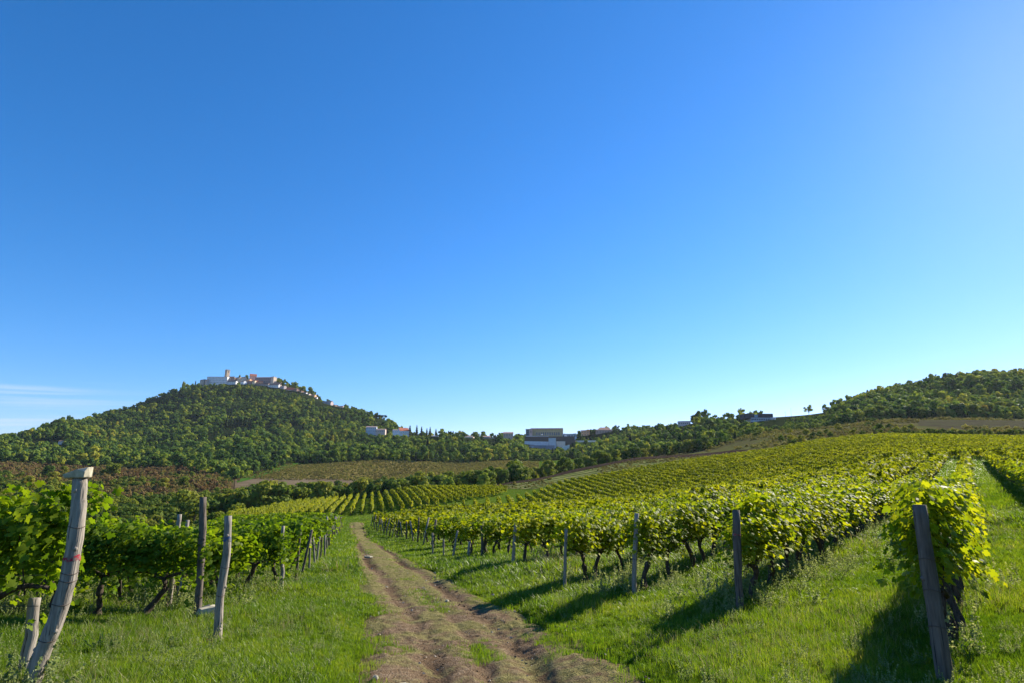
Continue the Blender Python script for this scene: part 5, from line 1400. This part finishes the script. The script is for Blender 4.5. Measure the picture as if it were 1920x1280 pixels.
# ------------------------------------------------------------------ grass, weeds, pebbles
def grass_clump(seed, nb, hgt, rad, wid, mat, name='grass_clump'):
    r = np.random.default_rng(seed)
    a = r.uniform(0, 6.283, nb); q = rad * np.sqrt(r.random(nb))
    B = np.stack([q * np.cos(a), q * np.sin(a), np.zeros(nb)], -1)
    h = hgt * r.uniform(.45, 1.15, nb); la = r.uniform(0, 6.283, nb); lean = h * r.uniform(.1, .8, nb)
    D = np.stack([np.cos(la), np.sin(la), np.zeros(nb)], -1)
    W = np.stack([-np.sin(la), np.cos(la), np.zeros(nb)], -1) * (wid * r.uniform(.7, 1.3, nb))[:, None]
    up = np.array([0, 0, 1.0])
    p0 = B - up * .03; p1 = B + up * (h * .55)[:, None] + D * (lean * .28)[:, None]; p2 = B + up * (h * .92)[:, None] + D * lean[:, None]
    V = np.stack([p0 - W * .5, p0 + W * .5, p1 + W * .45, p1 - W * .45, p2], 1).reshape(-1, 3)
    b = np.arange(nb) * 5
    Fq = np.stack([b, b + 1, b + 2, b + 3], -1); Ft = np.stack([b + 3, b + 2, b + 4], -1)
    F3 = np.concatenate([Fq[:, [0, 1, 2]], Fq[:, [0, 2, 3]], Ft]); rv = r.random(nb)
    return mesh_np(name, V, F3, 3, mat, np.concatenate([rv, rv, rv]))
GRASS = [grass_clump(s, 40, .15, .16, .0095, M_GRASS) for s in range(4)] + [grass_clump(10 + s, 34, .27, .12, .0105, M_GRASS) for s in range(3)] + [grass_clump(14, 7, .36, .15, .005, M_STRAW)]
GR_FAR = [grass_clump(20 + s, 40, .16, .34, .016, M_GRASS) for s in range(3)]
GR_SHORT = [grass_clump(30 + s, 30, .055, .13, .006, M_GRASS) for s in range(3)]

def weed_clump(seed):
    r = np.random.default_rng(seed); mbP, N, T, S = [], [], [], []
    for k in range(9):
        a = r.uniform(0, 6.28); q = .22 * math.sqrt(r.random()); h = r.uniform(.25, .62); lx, ly = r.normal(0, .1, 2)
        m = 56; t = r.uniform(.08, 1, m)
        x = q * math.cos(a) + lx * t + r.normal(0, .035, m) * (1.1 - t); y = q * math.sin(a) + ly * t + r.normal(0, .035, m) * (1.1 - t)
        mbP.append(np.stack([x, y, h * t], -1)); N.append(r.normal(size=(m, 3)) + [0, 0, .6]); T.append(np.stack([r.normal(0, .6, m), r.normal(0, .6, m), np.full(m, .7)], -1)); S.append(r.uniform(.012, .032, m))
    P = np.concatenate(mbP)
    return leaves('weed_clump', P, np.concatenate(N), np.concatenate(T), np.concatenate(S), M_WEED, r.random(len(P)), r, 'quad')
WEEDS = [weed_clump(s) for s in range(4)]

def polar(n, c0, c1, Y0, Y1, seed):
    r = np.random.default_rng(seed)
    C = r.uniform(c0, c1, n); Y = np.exp(r.uniform(math.log(Y0), math.log(Y1), n))
    return xy_of(C, Y), Y, r
X, Y, r = polar(62000, -120, 2080, 3.6, 26.0, 1)
lat, w = track_lat(X, Y)
edge_n = .12 * wob(X, Y, 2.0, 61) + .06 * wob(X, Y, 6.0, 62)
ok = np.abs(lat) > 1.0 + edge_n
X, Y = X[ok], Y[ok]; lat = lat[ok]
patchy = np.clip(.85 + .35 * wob(X, Y, .9, 63), .35, 1.5)
close = np.clip((np.abs(lat) - .95) / .35, .3, 1)
S = patchy * close * r.uniform(.7, 1.25, len(X)) * np.clip(Y / 14, .75, 1.5)
tall = (wob(X, Y, .7, 64) > .3) & (close > .9)
idx = np.where(tall & (r.random(len(X)) < .6), r.integers(4, 8, len(X)), r.integers(0, 4, len(X)))
sc = np.stack([S * np.clip(Y / 12, .9, 1.6), S * np.clip(Y / 12, .9, 1.6), S], -1)
scatter('grass', np.column_stack([X, Y, gz(X, Y)]), r.uniform(0, 6.28, len(X)), sc, idx, GRASS, r.normal(0, .12, (len(X), 2)))
X, Y, r = polar(30000, -120, 2080, 22.0, 130.0, 2)
lat, w = track_lat(X, Y); ok = np.abs(lat) > 1.0 + .15 * wob(X, Y, 1.0, 65)
X, Y = X[ok], Y[ok]
S = np.clip(.9 + .3 * wob(X, Y, .5, 66), .4, 1.4) * r.uniform(.75, 1.25, len(X)); k = np.clip(Y / 30, .9, 2.4)
scatter('far_grass', np.column_stack([X, Y, gz(X, Y)]), r.uniform(0, 6.28, len(X)), np.stack([S * k, S * k, S], -1), r.integers(0, 3, len(X)), GR_FAR)
# short worn grass on the path
X, Y, r = polar(30000, 560, 1330, 3.6, 60.0, 3)
lat, w = track_lat(X, Y); lm = lat * w
inr = np.exp(-((lm + .62) / .26) ** 2) + np.exp(-((lm - .72) / .26) ** 2)
dens = np.clip(.06 + .55 * wob(X, Y, 1.3, 67) + .25 * wob(X, Y, 4.0, 68) - 1.1 * inr + .5 * np.clip((np.abs(lat) - .7) * 3, 0, 1), 0, 1)
dens *= np.clip((Y - 5.0) / 7, .25, 1)
ok = (np.abs(lat) < 1.2) & (r.random(len(X)) < dens)
X, Y, lat = X[ok], Y[ok], lat[ok]
z = gz(X, Y) + .165 * np.clip((1.1 - np.abs(lat)) / .1, 0, 1)
S = r.uniform(.5, 1.3, len(X)); k = np.clip(Y / 12, .8, 2.2)
scatter('path_grass', np.column_stack([X, Y, z]), r.uniform(0, 6.28, len(X)), np.stack([S * k, S * k, S], -1), r.integers(0, 3, len(X)), GR_SHORT)
# weeds under the uphill rows
pts = []
for k, (e, L, n, sp) in enumerate(zip(RE[:5], (10, 22, 20, 14, 10), (14, 250, 150, 60, 30), (.5, .75, .7, .6, .5))):
    for i in range(n):
        s = r.uniform(-.5, L) ; off = r.normal(0, sp) - .15
        x, y = e.x + R_DIR[0] * s + perp[0] * off, e.y + R_DIR[1] * s + perp[1] * off
        pts.append((x, y))
for e in LE[:5]:
    for i in range(26):
        s = r.uniform(-.4, 6); off = r.normal(0, .35)
        pts.append((e.x + L_DIR[0] * s, e.y + L_DIR[1] * s + off))
for i in range(900):
    y = math.exp(r.uniform(math.log(4.2), math.log(24))); x = float(xy_of(r.uniform(0, 1920), y))
    pts.append((x, y))
pts = np.array(pts); n_sm = 900
small = np.arange(len(pts)) >= len(pts) - n_sm
lat, w = track_lat(pts[:, 0], pts[:, 1]); kk = np.abs(lat) > 1.15; pts = pts[kk]; small = small[kk]
n = len(pts)
scatter('weeds', np.column_stack([pts, gz(pts[:, 0], pts[:, 1])]), r.uniform(0, 6.28, n), r.uniform(.4, 1.0, n) * np.where(small, .45, 1), r.integers(0, 4, n), WEEDS)
# pebbles and crumbs of soil on the path
PEB = []
for s in range(4):
    rr_ = np.random.default_rng(s); mb = MB()
    v = unit(rr_.normal(size=(9, 3))) * rr_.uniform(.75, 1.2, (9, 1)) * [1, .8, .55]
    import bmesh
    bm = bmesh.new()
    for p in v: bm.verts.new(p)
    bmesh.ops.convex_hull(bm, input=bm.verts)
    me = bpy.data.meshes.new('pebble'); bm.to_mesh(me); bm.free(); me.materials.append(M_PEBBLE if s < 1 else M_CLOD); PEB.append(me)
X, Y, r = polar(11000, 600, 1330, 3.6, 45.0, 5)
lat, w = track_lat(X, Y); ok = (np.abs(lat) < 1.05) & (wob(X, Y, 1.1, 69) > -.5)
X, Y = X[ok], Y[ok]
S = np.clip(np.exp(r.normal(math.log(.012), .5, len(X))), .004, .026) * np.clip(Y / 9, .8, 2.0)
scatter('path_gravel', np.column_stack([X, Y, gz(X, Y) + .15]), r.uniform(0, 6.28, len(X)), S, r.integers(0, 4, len(X)), PEB)

# ------------------------------------------------------------------ the air
hb = MB(); hb.box(-6200, 6200, -6200, 6200, -420, 420)
t = NT('haze_air'); t.m.node_tree.nodes.remove(t.out); t.out = t.n('ShaderNodeOutputMaterial')
pv = t.n('ShaderNodeVolumePrincipled'); pv.inputs['Color'].default_value = (.75, .86, 1.0, 1); pv.inputs['Density'].default_value = 0.00003; pv.inputs['Anisotropy'].default_value = .3
t.l(pv.outputs[0], t.out.inputs['Volume'])
hz = hb.build('haze', t.m); tag(hz, kind='stuff')
